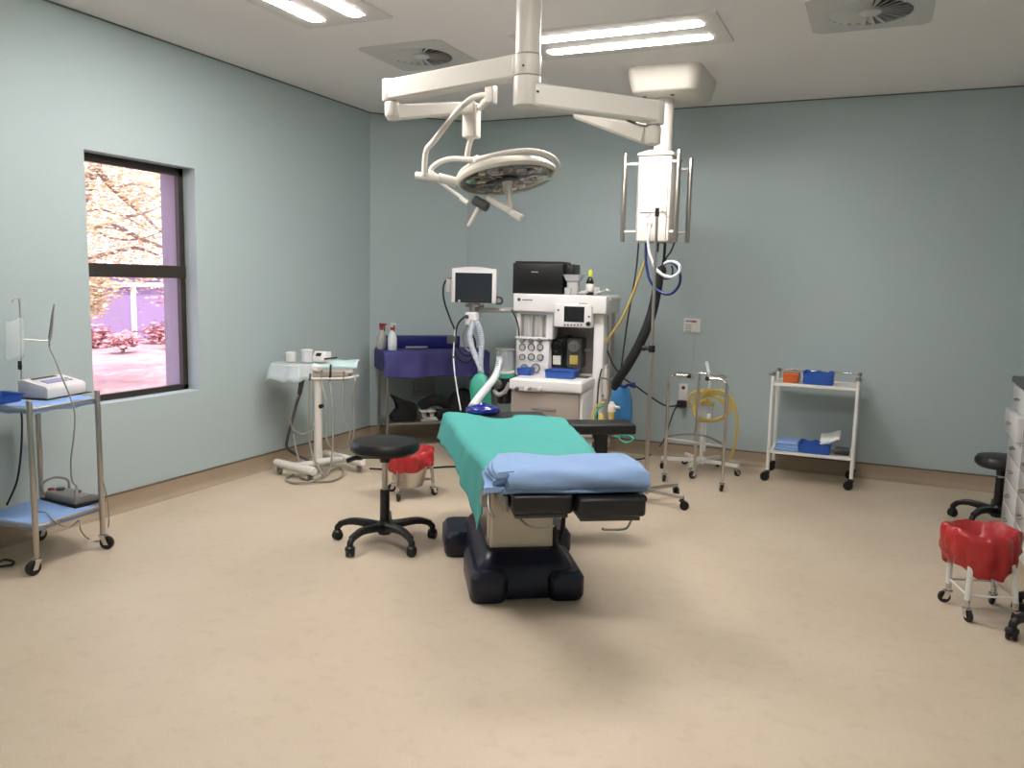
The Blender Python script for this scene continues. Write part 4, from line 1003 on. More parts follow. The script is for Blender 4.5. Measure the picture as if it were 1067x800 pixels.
# flowmeter column
xa, xb = Y(541, 340, YP).x, Y(574, 340, YP).x; za, zb_ = Y(557, 325, YP).z, Y(557, 352.5, YP).z
g = MB(); g.box(xa, xb, YP + .03, 6.12, zb_ - .02, szb, .004)
g.box(xa, xb, YP - .02, YP + .04, zb_ - .006, zb_ + .012, .004); g.box(xa, xa + .03, YP, YP + .04, zb_, szb, .004); g.box(xb - .025, xb + .03, YP, YP + .1, zb_, szb, .004); g.box(xa, xb, YP, YP + .04, szb - .02, szb, .003)
fm = obj('flowmeter_block', g, 'whiteplastic', am)
g = MB(); g.box(xa + .03, xb - .025, YP + .018, YP + .035, zb_ + .012, szb - .02); obj('backing', g, 'lightgrey', fm)
for k in range(5):
    x = xa + .05 + k * (xb - xa - .10) / 4; g = MB(); g.cyl((x, YP + .012, zb_ + .03), (x, YP + .012, szb - .03), .009, seg=10); g.cyl((x, YP + .012, zb_ + .016), (x, YP + .012, zb_ + .03), .013, seg=10); obj('flow_tube', g, 'clear' if k % 2 else 'grey', fm)
# gauge panel
ga, gb = Y(557, 353.5, YP).z, Y(557, 394, YP).z
g = MB(); g.box(xa, xb, YP, 6.12, wz - .02, ga, .006); gp = obj('gauge_panel', g, 'whiteplastic', am)
for (px, py, r_) in ((547, 361.5, .026), (556, 361.5, .027), (565, 361.5, .025), (547, 371.5, .024), (556, 371.5, .027), (565, 372, .025), (549, 382.5, .027), (560.5, 383, .034)):
    q = Y(px, py, YP); Mg = Matrix.Translation((q.x, YP, q.z)) @ Matrix.Rotation(R(90), 4, 'X')
    k = MB(); k.lathe([(r_, -.004), (r_, .012), (r_ * .84, .013), (r_ * .82, .005), (.001, .004)], M4=Mg, seg=22); go = obj('gauge', k, 'darkgrey', gp)
    k = MB(); k.lathe([(r_ * .82, .005), (r_ * .82, .007)], M4=Mg, seg=22); k2 = obj('dial', k, 'gauge', go)
k = MB()
for px in (547, 555.5, 564.5):
    q = Y(px, 354.5, YP - .002); k.cyl((q.x, YP - .03, q.z), (q.x, YP, q.z), .017, .019, seg=14, bev=.003)
obj('flow_knobs', k, 'dullsteel', gp)
# ventilator display
va, vb = Y(579, 328, YS), Y(617, 330, YS); vz0, vz1 = Y(597, 341, YS).z, Y(597, 318, YS).z
g = MB(); g.box(va.x, vb.x, YS - .03, 6.12, vz0, vz1 + .01, .010); vt = obj('ventilator_display', g, 'whiteplastic', am)
g = MB(); p, q = Y(588, 319, YS - .03), Y(608, 336, YS - .03); g.box(p.x, q.x, YS - .033, YS - .02, q.z, p.z, .002); obj('screen', g, 'darkscreen', vt)
g = MB()
for k in range(6):
    q = Y(588.5 + k * 3.3, 338.6, YS - .03); g.box(q.x - .006, q.x + .006, YS - .035, YS - .025, q.z - .006, q.z + .006, .001)
for px, py in ((582, 323), (613, 330)):
    q = Y(px, py, YS - .03); g.box(q.x - .008, q.x + .008, YS - .034, YS - .025, q.z - .006, q.z + .006, .001)
obj('buttons', g, 'darkgrey', vt)
q = Y(612.5, 337.5, YS - .03); g = MB(); g.cyl((q.x, YS - .06, q.z), (q.x, YS - .028, q.z), .016, .018, seg=18, bev=.003); obj('dial_knob', g, 'blackplastic', vt)
q = Y(615, 318, YS - .03); g = MB(); g.box(q.x - .014, q.x + .014, YS - .036, YS - .028, q.z - .014, q.z + .014, .001); obj('sticker', g, 'label', vt)
# vaporisers on their rail
def vaporiser(pa, pb, lab, m, m2, wheel):
    a, b = Y(pa[0], pa[1], 5.95), Y(pb[0], pb[1], 5.95)
    g = MB(); g.box(a.x, b.x, 5.93, 6.10, b.z, a.z, .014); v = obj('vaporiser', g, m, am); v['label'] = lab
    xm = (a.x + b.x) / 2; zw = a.z - (a.z - b.z) * .26
    g = MB(); g.lathe([(.045, 0), (.045, .02), (.038, .028), (.02, .03), (.018, .042), (.001, .043)], M4=Matrix.Translation((xm, 5.93, zw)) @ Matrix.Rotation(R(90), 4, 'X'), seg=24); obj('dial', g, wheel, v)
    g = MB(); g.box(xm - .032, xm + .032, 5.922, 5.932, b.z + .03, b.z + .10, .003); obj('filler_label', g, m2, v)
vaporiser((578, 352), (590, 384), 'black vaporiser', 'blackplastic', 'label', 'blackplastic')
vaporiser((594, 352), (608, 384), 'grey vaporiser', 'darkgrey', 'yellow', 'dullsteel')
g = MB(); p, q = Y(589, 350, 5.97), Y(594.5, 384, 5.97); g.box(p.x, q.x, 5.95, 6.1, q.z, p.z, .01); obj('vaporiser_bar', g, 'blackmatte', am)
g = MB(); p, q = Y(576, 361.5, 6.06), Y(619, 366.5, 6.06); g.box(p.x, q.x, 6.04, 6.08, q.z, p.z, .002); g.box(p.x, q.x, 6.03, 6.045, (p.z + q.z) / 2 - .003, (p.z + q.z) / 2 + .003); obj('mounting_rail', g, 'steel', am)
# worktop, drawer and base
wx0_, wx1_ = Y(527.5, 402, YW).x, Y(601, 402, YW).x; wt, wb = Y(572, 397, YW).z, Y(572, 408.5, YW).z
g = MB(); g.box(wx0_, wx1_, YW, 6.12, wb, wt, .014); g.box(wx0_ + .02, wx1_ - .02, YW + .03, 5.86, wt - .004, wt + .004, .003); wk = obj('worktop', g, 'whiteplastic', am)
wz2 = wt + .006
g = MB(); p, q = Y(534, 404, YW), Y(561, 405, YW); g.box(p.x, q.x, YW - .006, YW + .01, p.z - .016, p.z + .016, .004); ctl = obj('control_strip', g, 'lightgrey', wk)
for px, mm in ((536, 'darkgrey'), (545, 'whiteplastic'), (549, 'dullsteel'), (558, 'whiteplastic')):
    q = Y(px, 404.5, YW); k = MB(); k.cyl((q.x, YW - .028, q.z), (q.x, YW - .004, q.z), .013, .015, seg=14, bev=.002); obj('knob', k, mm, ctl)
dx0, dx1 = Y(529.5, 420, YW + .03).x, Y(598.5, 420, YW + .03).x
g = MB(); g.box(dx0, wx1_ - .004, YW + .05, 6.30, .13, wb, .008); obj('lower_cabinet', g, 'whiteplastic', am)
for k in range(2):
    z1_ = wb - .012 - k * .25; g = MB(); g.box(dx0 + .005, dx1, YW + .025, YW + .06, max(.14, z1_ - .242), z1_, .006); dw = obj('drawer', g, 'drawergrey', am)
    h = MB(); h.box((dx0 + dx1) / 2 - .09, (dx0 + dx1) / 2 + .09, YW + .015, YW + .03, z1_ - .13, z1_ - .11, .004); obj('handle', h, 'grey', dw)
g = MB(); g.box(dx0 - .02, wx1_ + .01, YW + .06, 6.30, .085, .13, .01); bs = obj('base_plate', g, 'drawergrey', am)
for x in (dx0 + .05, wx1_ - .06):
    for y in (YW + .13, 6.22): caster(bs, (x, y), 1.2, r=.032, top=.09)
# right hand bracket with hanging tubes and suction jar
g = MB(); p, q = Y(626, 321, 5.95), Y(636, 329, 5.95); g.box(p.x, q.x, 5.92, 5.99, q.z, p.z, .012); g.box(Y(622, 325, 5.95).x, p.x + .01, 5.94, 5.97, q.z + .01, p.z - .01); br = obj('side_bracket', g, 'whiteplastic', am)
g = MB()
for px in (632, 635):
    a, b = Y(px, 329, 5.95), Y(px - .5, 384, 5.95); g.cyl(b, a, .006, seg=8)
obj('bracket_tube', g, 'dullsteel', br)
g = MB(); a, b = Y(630, 416, 5.94), Y(630, 384, 5.94); g.cyl(a, b, .040, .030, seg=20, bev=.006); g.cyl(b, b + Vector((0, 0, .02)), .022, seg=16); g.tube([b + Vector((.02, 0, .0)), b + Vector((.035, 0, .035))], .006, seg=8, res=1); obj('suction_jar', g, 'creamplastic', am)
g = MB(); a = Y(629, 395, 5.90); b = Y(629, 400, 5.90); g.cyl(Y(628, 414, 5.895), Y(628, 412, 5.895), .012, seg=12); obj('jar_knob', g, 'darkgrey', am)

# absorber canister and breathing system on the left side of the machine
ab0 = Y(526, 386, 5.72)
cn = thing('absorber_canister', 'clear cylindrical absorber canister left of the anaesthesia machine worktop', 'canister', (ab0.x, 5.72, .6))
a, b = Y(526, 386, 5.72), Y(526, 365, 5.72)
g = MB(); g.cyl(a, b, .072, seg=28); cb = obj('canister_wall', g, 'clear', cn)
g = MB(); g.cyl(b, b + Vector((0, 0, .014)), .078, seg=28, bev=.004); obj('canister_lid', g, 'grey', cn)
for k in range(3):
    an = 2 * PI * k / 3 + .5; g = MB(); g.cyl((a.x + .074 * math.cos(an), 5.72 + .074 * math.sin(an), a.z), (a.x + .074 * math.cos(an), 5.72 + .074 * math.sin(an), b.z + .014), .005, seg=8); obj('rod', g, 'dullsteel', cn)
g = MB(); g.cyl(a - Vector((0, 0, .02)), a, .078, seg=28, bev=.004); obj('canister_ring', g, 'label', cn)
g = MB(); g.cyl(a - Vector((0, 0, .055)), a - Vector((0, 0, .02)), .08, seg=28, bev=.006); obj('teal_ring', g, 'bagreen', cn)
g = MB(); c0 = a - Vector((0, 0, .055)); g.cyl(c0 - Vector((0, 0, .20)), c0, .055, .07, seg=20, bev=.006); g.box(c0.x - .09, c0.x + .05, 5.66, 5.76, c0.z - .13, c0.z - .05, .02); g.box(c0.x - .02, c0.x + .14, 5.70, 5.76, c0.z - .11, c0.z - .06, .01); obj('absorber_head', g, 'blackplastic', cn)
g = MB(); g.lathe([(.038, 0), (.038, .02), (.03, .024), (.001, .025)], M4=Matrix.Translation(Y(519, 400, 5.645)) @ Matrix.Rotation(R(90), 4, 'X'), seg=20); obj('pressure_dial', g, 'dullsteel', cn)
g = MB(); g.tube([Y(515, 407, 5.64), Y(519, 411, 5.62), Y(526, 408, 5.63), Y(531, 399, 5.66)], .016, seg=10, corr=.002, period=.014); obj('short_hose', g, 'lightgrey', cn)
bgz = MB(); ctr = [(501, 388, .014), (500.5, 391, .045), (500, 398, .078), (500.5, 408, .086), (501.5, 419, .082), (502, 429, .07), (502, 433, .03)]
rings = []
for px, py, r_ in ctr:
    p = Y(px, py, 5.50); rings.append([p + Vector((r_ * math.cos(2 * PI * k / 24), .7 * r_ * math.sin(2 * PI * k / 24), 0)) for k in range(24)])
bgz.loft(rings); simple('breathing_bag', bgz, 'bagreen', 'green rubber breathing bag hanging left of the anaesthesia machine', 'breathing bag', smooth=80)
simple('breathing_hose', MB().tube([Y(521, 372, 5.60), Y(520, 380, 5.58), Y(516, 392, 5.5), Y(508, 403, 5.3), Y(499, 414, 5.0), Y(492, 424, 4.75)], .026, seg=14, corr=.0022, period=.018), 'whitehose', 'white corrugated hose running from the clear canister down to the blue mask', 'hose')
simple('breathing_hose', MB().tube([Y(493, 334, 5.62), Y(490, 346, 5.58), Y(490, 356, 5.56), Y(495, 370, 5.54), Y(500, 382, 5.52), Y(502, 390, 5.51)], .021, seg=14, corr=.002, period=.016), 'clearhose', 'left one of two pale corrugated hoses hanging under the monitor', 'hose')
simple('breathing_hose', MB().tube([Y(496, 334, 5.63), Y(500, 344, 5.63), Y(502, 356, 5.62), Y(501, 372, 5.60), Y(500.5, 388, 5.57)], .021, seg=14, corr=.002, period=.016), 'clearhose', 'right one of two pale corrugated hoses hanging under the monitor', 'hose')
# patient monitor on its swing arm
YM = 5.74
mo = thing('patient_monitor', 'white framed patient monitor with dark screen left of the anaesthesia machine', 'monitor', tuple(Y(494, 322, YM)))
p, q = Y(473.5, 278, YM), Y(515, 316.5, YM)
mtilt = Matrix.Translation(((p.x + q.x) / 2, YM, (p.z + q.z) / 2)) @ Matrix.Rotation(R(19), 4, 'Z')
w2, h2 = (q.x - p.x) / 2, (p.z - q.z) / 2
g = MB(); g.box(-w2, w2, -.03, .09, -h2, h2 * .93, .014, M4=mtilt)
arc = [(-w2, h2 * .86)] + [(-w2 + 2 * w2 * k / 10, h2 * (.9 + .12 * math.sin(PI * k / 10))) for k in range(11)] + [(w2, h2 * .86)]
g.prism(arc, -.03, .08, 'y', M4=mtilt); mc = obj('monitor_case', g, 'whiteplastic', mo)
g = MB(); g.box(-w2 * .82, w2 * .82, -.034, -.02, -h2 * .86, h2 * .68, .003, M4=mtilt); obj('screen', g, 'screen', mc)
g = MB(); g.box(-w2 * .82, w2 * .82, -.036, -.03, -h2 * .97, -h2 * .84, .002, M4=mtilt); obj('button_strip', g, 'blackplastic', mc)
g = MB(); g.cyl(mtilt @ Vector((-w2 * .62, -.044, -h2 * .9)), mtilt @ Vector((-w2 * .62, -.03, -h2 * .9)), .011, seg=14); obj('knob', g, 'lightgrey', mc)
g = MB(); g.box(-w2 - .045, -w2, -.0, .06, -h2 * .42, h2 * .32, .004, M4=mtilt); obj('module_rack', g, 'lightgrey', mc)
g = MB(); g.tube([mtilt @ Vector((w2, .01, -h2 * .62)), mtilt @ Vector((w2 + .04, .0, -h2 * .7)), mtilt @ Vector((w2 + .04, .0, -h2 * .95)), mtilt @ Vector((w2, .01, -h2))], .008, seg=8); obj('side_handle', g, 'darkgrey', mc)
g = MB(); p = Y(494, 318, YM + .03); g.cyl(p - Vector((0, 0, .05)), p + Vector((0, 0, .02)), .035, .05, seg=20); g.box(p.x - .06, p.x + .06, YM - .01, YM + .09, p.z - .015, p.z + .008, .006); obj('tilt_mount', g, 'grey', mo)
g = MB(); a = Y(498, 323, YM + .08); b = Y(540, 323, 5.92); g.cyl(a, b, .020, seg=16); g.cyl(Y(497, 331, YM + .06), Y(497, 319, YM + .06), .032, seg=16, bev=.006); obj('swing_arm', g, 'lightgrey', mo)
g = MB(); a, b = Y(485, 325, 5.66), Y(497, 340, 5.66); g.box(a.x, b.x, 5.64, 5.70, b.z, a.z, .018); mh = obj('hose_holder', g, 'whiteplastic', mo)
g = MB(); q = Y(486.5, 330, 5.638); g.cyl((q.x, 5.632, q.z), (q.x, 5.645, q.z), .016, seg=14); obj('latch', g, 'darkgrey', mh)
simple('monitor_cable', MB().tube([Y(472, 290, 5.78), Y(465, 292, 5.76), Y(462, 300, 5.74), Y(463, 314, 5.73), Y(469, 332, 5.70), Y(474, 345, 5.68), Y(473, 360, 5.66), Y(476, 372, 5.66), Y(486, 378, 5.66), Y(493, 372, 5.66)], .0075, seg=8), 'rubber', 'black cable bowing out from the left side of the patient monitor', 'cable')
simple('monitor_cable', MB().tube([Y(484, 330, 5.68), Y(477, 338, 5.67), Y(475, 352, 5.66), Y(479, 366, 5.65), Y(488, 371, 5.65), Y(494, 366, 5.65), Y(495, 356, 5.66), Y(491, 346, 5.67), Y(488, 338, 5.68)], .0065, seg=8), 'rubber', 'coiled black cable hanging beneath the patient monitor', 'cable')
simple('monitor_cable', MB().tube([Y(487, 338, 5.64), Y(483, 348, 5.64), Y(484, 360, 5.63), Y(489, 366, 5.63)], .009, seg=8), 'grey', 'grey cable looped at the left of the pale corrugated hoses', 'cable')
simple('sampling_line', MB().tube([Y(474, 343, 5.64), Y(473, 360, 5.62), Y(472.5, 372, 5.60), Y(474, 390, 5.5), Y(477, 410, 5.3), Y(480, 427, 5.1)], .0055, seg=8), 'whitehose', 'thin pale line falling from the monitor to the operating table head', 'cable')
simple('arm_cable', MB().tube([Y(533, 323, 5.80), Y(537, 330, 5.79), Y(540, 340, 5.79), Y(541, 352, 5.80)], .006, seg=8), 'rubber', 'short black cable from the monitor arm down the machine front', 'cable')
g = MB(); g.cyl(Y(472.5, 371, 5.60), Y(472.5, 376, 5.60), .012, seg=12); g.box(Y(466, 350, 5.63).x, Y(475, 350, 5.63).x, 5.62, 5.66, Y(470, 358, 5.63).z, Y(470, 350, 5.63).z, .008)
simple('cable_clip', g, 'darkgrey', 'small dark clip gathering cables left of the hanging hoses', 'clip')

# printer and small goods on top of the machine
pr = thing('printer', 'black box printer on top of the anaesthesia machine', 'printer', tuple(Y(568, 303, 5.95)))
pz0 = szt + .001
p, q = Y(537.5, 300, 5.88), Y(590, 275, 5.88); q2 = Y(601, 274, 6.25)
ptop = Y(560, 274, 5.88).z
g = MB(); g.box(p.x, Y(588.5, 290, 5.88).x, 5.88, 6.16, pz0, ptop, .008); pf = obj('printer_body', g, 'blackplastic', pr)
g = MB(); g.box(Y(588, 290, 5.88).x - .004, Y(600, 290, 5.95).x, 5.955, 6.16, pz0, ptop - .004, .008); g.box(p.x + .012, Y(588, 280, 5.88).x, 5.90, 6.15, ptop - .003, ptop + .014, .006); obj('printer_back', g, 'blackplastic', pr)
q = Y(560, 283.5, 5.88); g = MB()
for k in range(7): g.box(q.x - .027 + k * .008, q.x - .0215 + k * .008, 5.8775, 5.881, q.z - .004, q.z + .005)
obj('lettering', g, 'lightgrey', pf, smooth=0)
bw = thing('plastic_bowl', 'white plastic bowl on the machine top in front of the printer', 'bowl', tuple(Y(598, 300, 5.86)))
c0 = Y(598, 300, 5.86); zt_ = Y(598, 286, 5.86).z
g = MB(); g.loft([rrect(c0.x - .055, c0.x + .05, 5.84, 5.92, .02, zt_ - .048), rrect(c0.x - .075, c0.x + .07, 5.825, 5.935, .025, zt_ - .006), rrect(c0.x - .082, c0.x + .077, 5.818, 5.942, .028, zt_), rrect(c0.x - .07, c0.x + .065, 5.83, 5.93, .022, zt_ - .004), rrect(c0.x - .05, c0.x + .045, 5.845, 5.915, .018, zt_ - .042)]); bb2 = obj('bowl_body', g, 'whitehose', bw)
g = MB(); g.box(c0.x - .045, c0.x + .04, 5.85, 5.92, pz0, zt_ - .047, .006); obj('bowl_stand', g, 'lightgrey', bw)
cpx = Y(592.5, 304, 5.83); g = MB(); g.lathe([(.026, pz0), (.03, pz0 + .05), (.026, pz0 + .052), (.02, pz0 + .01)], c=(cpx.x, 5.83, 0), seg=20); simple('plastic_cup', g, 'clear', 'small clear cup beside the white bowl on the machine top', 'cup')
bo = thing('medicine_bottle', 'dark glass bottle with white label and yellow-green cap on the machine top', 'bottle', tuple(Y(615, 305, 5.84)))
c0 = Y(615, 305, 5.86); hN = Y(615, 281, 5.86).z - pz0
g = MB(); g.lathe([(.026, 0), (.029, .006), (.029, hN * .50), (.022, hN * .62), (.013, hN * .70), (.012, hN * .78)], M4=Matrix.Translation((c0.x, 5.86, pz0)), seg=24); obj('bottle_glass', g, 'bottleblack', bo)
g = MB(); g.lathe([(.0298, hN * .12), (.0298, hN * .45)], M4=Matrix.Translation((c0.x, 5.86, pz0)), seg=24, cap=False); obj('label_band', g, 'label', bo, solid=.0006)
g = MB(); g.lathe([(.015, hN * .72), (.017, hN * .74), (.016, hN * .9), (.010, hN), (.001, hN * 1.01)], M4=Matrix.Translation((c0.x, 5.86, pz0)), seg=18); obj('cap', g, 'yellowgreen', bo)
g = MB(); c0 = Y(607, 306, 5.83)
for k in range(5): g.box(-.03, .03, -.02, .02, -.004, .004, .002, M4=Matrix.Translation((c0.x + .01 * k, 5.83 + .006 * k, pz0 + .012 + .006 * k)) @ Matrix.Rotation(.5 * k, 4, 'Z') @ Matrix.Rotation(.25 * (k % 3 - 1), 4, 'X'))
simple('paper_wrappers', g, 'whitematte', 'crumpled white paper wrappers in front of the dark bottle', 'wrappers')
g = MB(); c0 = Y(627, 307, 5.86)
g.grid(lambda u, v: (c0.x - .05 + .10 * u, 5.83 + .12 * v, pz0 + .012 + .03 * abs(noise.noise(Vector((u * 4, v * 4, 2)))) + .02 * u), 12, 12); simple('crumpled_sheet', g, 'whitematte', 'crumpled white sheet at the right end of the machine top', 'sheet', smooth=0, solid=.002)
g = MB(); c0 = Y(622, 306, 5.93); g.lathe([(.024, pz0), (.026, pz0 + .06), (.022, pz0 + .062)], c=(c0.x, 5.95, 0), seg=16); simple('white_pot', g, 'whitematte', 'small white pot behind the dark bottle on the machine top', 'pot')
# blue trays on the worktop
def tray(name, pa, pb, yy, d_, h, lab, m, z0, lip=.006):
    a, b = Y(pa[0], pa[1], yy), Y(pb[0], pb[1], yy)
    g = MB(); e = .008
    g.loft([rrect(a.x + e, b.x - e, yy + e, yy + d_ - e, .012, z0), rrect(a.x, b.x, yy, yy + d_, .016, z0 + h), rrect(a.x - lip, b.x + lip, yy - lip, yy + d_ + lip, .018, z0 + h + .002), rrect(a.x + .006, b.x - .006, yy + .006, yy + d_ - .006, .014, z0 + h - .002), rrect(a.x + e * 2, b.x - e * 2, yy + e * 2, yy + d_ - e * 2, .012, z0 + .006)])
    return simple(name, g, m, lab, 'tray')
tray('blue_tray', (537.5, 390), (552, 390), 5.64, .14, .048, 'small blue tray at the left of the machine worktop', 'trayblue', wz2)
tray('blue_tray', (564.5, 392), (595, 392), 5.58, .18, .055, 'larger blue tray in the middle of the machine worktop', 'trayblue', wz2)
g = MB(); c0 = Y(606, 391.5, 5.75); g.box(c0.x - .06, c0.x + .05, 5.70, 5.80, wz2, wz2 + .008, .003); simple('clipboard', g, 'darkgrey', 'flat dark board at the right of the machine worktop', 'board')

piv = Vector((-2.24, 5.60, 0)); TURN = Matrix.Translation(piv) @ Matrix.Rotation(R(6), 4, 'Z') @ Matrix.Translation(-piv + Vector((.015, 0, 0)))
for o in list(COL.objects):
    if o.parent is None and o.name.split('.')[0] in ('anaesthesia_machine', 'printer', 'plastic_bowl', 'plastic_cup', 'medicine_bottle', 'paper_wrappers', 'crumpled_sheet', 'white_pot', 'blue_tray', 'clipboard'):
        mb_ = Matrix.Translation(o.location) @ o.rotation_euler.to_matrix().to_4x4()
        o.matrix_world = TURN @ mb_

# ------------------------------------------------------------------ hoses and lines hanging from the pendant
def line(name, pts, r, m, lab, cat='hose', **k): return simple(name, MB().tube(pts, r, **k), m, lab, cat)
q = MB(); q.tube([Y(693, 253, 5.72), Y(692, 268, 5.71), Y(690.5, 277, 5.70), Y(689, 284, 5.70)], .010, seg=8); obj('cable', q, 'rubber', pend)
q = MB(); q.tube([Y(703, 252, 5.8), Y(699, 262, 5.79), Y(694, 269, 5.77), Y(692, 276, 5.74)], .006, seg=8); obj('cable', q, 'rubber', pend)
q = MB(); q.tube([Y(686, 253, 5.74), Y(685.5, 257, 5.74), Y(685, 262, 5.76)], .008, seg=8); obj('cable', q, 'rubber', pend)
q = MB(); q.tube([Y(700, 277, 5.62), Y(701, 283, 5.61), Y(698, 290, 5.61), Y(690, 290.5, 5.62)], .006, seg=8); obj('cable', q, 'rubber', pend)
line('thick_hose', [Y(691, 278, 5.68), Y(687, 288, 5.66), Y(684, 305, 5.64), Y(678, 330, 5.6), Y(668, 355, 5.56), Y(655, 379, 5.54), Y(645, 394, 5.56), Y(640, 404, 5.62)], lambda t: .034 if .02 < t < .95 else .024, 'blackmatte', 'thick black sleeved hose falling from the pendant to the machine side', seg=14, res=8)
line('yellow_hose', [Y(676, 253, 5.70), Y(675, 262, 5.70), Y(668, 283, 5.72), Y(658, 310, 5.76), Y(648, 332, 5.82), Y(638, 347, 5.88), Y(632, 356, 5.95)], .010, 'yellow', 'yellow gas hose running from the pendant to the machine side', seg=10)
line('thin_cable', [Y(665.5, 253, 5.75), Y(663, 280, 5.76), Y(658, 310, 5.78), Y(653, 340, 5.80), Y(648, 378, 5.84), Y(647, 385, 5.86)], .006, 'rubber', 'thin black cable hanging left of the yellow gas hose', 'cable')
line('white_hose', [Y(677, 236, 5.56), Y(675.5, 245, 5.54), Y(676, 260, 5.55), Y(680, 273, 5.56), Y(684, 281, 5.56), Y(692, 287, 5.55), Y(700, 288.5, 5.55), Y(707, 284, 5.56), Y(708, 277, 5.57), Y(703, 273, 5.58), Y(697, 272.5, 5.60), Y(692, 275, 5.62)], .0105, 'whitehose', 'white hose curled in a loop under the pendant', seg=10)
line('blue_hose', [Y(673, 253, 5.66), Y(673, 272, 5.65), Y(676, 289, 5.63), Y(682, 299, 5.62), Y(692, 306, 5.6), Y(701, 305, 5.6), Y(708, 296, 5.6), Y(708.5, 285, 5.6), Y(704, 276, 5.62), Y(697, 273, 5.66), Y(692, 276, 5.7)], .0095, 'bluehose', 'dark blue hose curled in a loop under the pendant', seg=10)
line('floor_cable', [Y(633, 365, 5.98), Y(639, 380, 5.98), Y(650, 394, 6.0), Y(661, 401, 6.05), Y(676, 412, 6.2), Y(692, 422, 6.45), Y(702, 423, 6.66), Y(710, 420, 6.73)], .0065, 'rubber', 'black power cable sagging from the anaesthesia machine to the wall socket', 'cable')
line('floor_cable', [Y(712, 417, 6.73), Y(704, 425, 6.68), Y(698, 440, 6.6), Y(692, 458, 6.5), Z(684, 468, .02), Z(672, 477, .01), Z(655, 479, .01), Z(640, 477, .01)], .006, 'rubber', 'black power cable running from the wall socket along the floor', 'cable')
line('floor_cable', [Z(385, 488, .01), Z(410, 489, .01), Z(440, 488, .01), Z(470, 486, .01), Z(500, 487, .01)], .007, 'rubber', 'dark cable lying on the floor behind the red lined steel bucket', 'cable')

# blue bag, valve and coloured lines by the machine's right side
YV = 5.72
g = MB(); rings = []
for px, py, r_ in ((648, 401, .035), (647, 405, .055), (647, 418, .078), (647, 432, .085), (646, 444, .08), (646, 452, .05)):
    p = Y(px, py, YV); rings.append([p + Vector(((r_ + .006 * math.sin(5 * k + py)) * math.cos(2 * PI * k / 22), .6 * r_ * math.sin(2 * PI * k / 22), .004 * math.sin(k * 2.1))) for k in range(22)])
g.loft(rings); bgq = thing('waste_bag', 'translucent blue plastic bag with crinkled neck right of the anaesthesia machine', 'bag', tuple(Y(647, 440, YV)))
obj('bag_body', g, 'bluebag', bgq, smooth=50)
g = MB(); pts = [Y(638 + 3.3 * k, 402 + 1.5 * math.sin(k * 2.1), YV - .03 + .04 * math.sin(k)) for k in range(8)]; g.tube(pts, .010, seg=8, res=4); g.tube([Y(656, 401, YV), Y(661, 399, YV), Y(660, 404, YV)], .007, seg=8); obj('bag_tie', g, 'deepblue', bgq)
g = MB(); q = Y(644, 402, YV); g.tube([q + Vector((0, .01, .01)), q + Vector((-.06, .08, .03)), q + Vector((-.20, .16, .03))], .007, seg=8); obj('hanger', g, 'dullsteel', bgq)
vl = thing('breathing_valve', 'white breathing valve with yellow stem above the arm board', 'valve', tuple(Y(638, 440, 5.5)))
g = MB(); g.cyl(Y(637.5, 429, 5.5), Y(637.5, 421, 5.5), .030, .026, seg=18, bev=.004); g.cyl(Y(637.5, 421, 5.5), Y(637.5, 418.5, 5.5), .018, .018, seg=16); g.tube([Y(640, 424, 5.5), Y(645.5, 424.5, 5.48)], .010, seg=8, res=1); g.tube([Y(637.5, 426, 5.5), Y(637.5, 426, 5.5) + Vector((-.02, .10, 0)), Y(637.5, 426, 5.5) + Vector((-.10, .36, .0))], .010, seg=10); obj('valve_body', g, 'creamplastic', vl)
g = MB(); g.cyl(Y(636.5, 446, 5.5), Y(637, 429, 5.5), .017, .022, seg=14); obj('valve_stem', g, 'yellow', vl)
line('yellow_hose', [Y(617, 439, 5.55), Y(618, 430, 5.55), Y(621, 424, 5.54), Y(626, 420, 5.54), Y(630, 419, 5.55)], .008, 'yellow', 'short yellow line curving beside the white breathing valve')
line('green_hose', [Y(620, 440, 5.58), Y(621, 431, 5.58), Y(624, 425, 5.58), Y(629, 422, 5.58)], .009, 'bagreen', 'short green line curving beside the white breathing valve')
g = MB(); g.ball(Y(626.5, 436, 5.52), .03, (.8, .8, 1.3)); simple('squeeze_bulb', g, 'yellow', 'small yellow bulb left of the white breathing valve', 'bulb')
line('green_hose', [Y(648, 450, 5.66), Y(645, 456, 5.6), Y(652, 461, 5.58), Y(660, 457, 5.6), Y(652, 453, 5.62), Y(640, 455, 5.62)], .006, 'bagreen', 'green line looped below the end of the arm board')
line('black_lead', [Y(627, 384, 5.9), Y(624, 398, 5.88), Y(622.5, 418, 5.86), Y(622.5, 440, 5.85)], .006, 'rubber', 'black lead hanging down the right side pillar of the machine', 'cable')

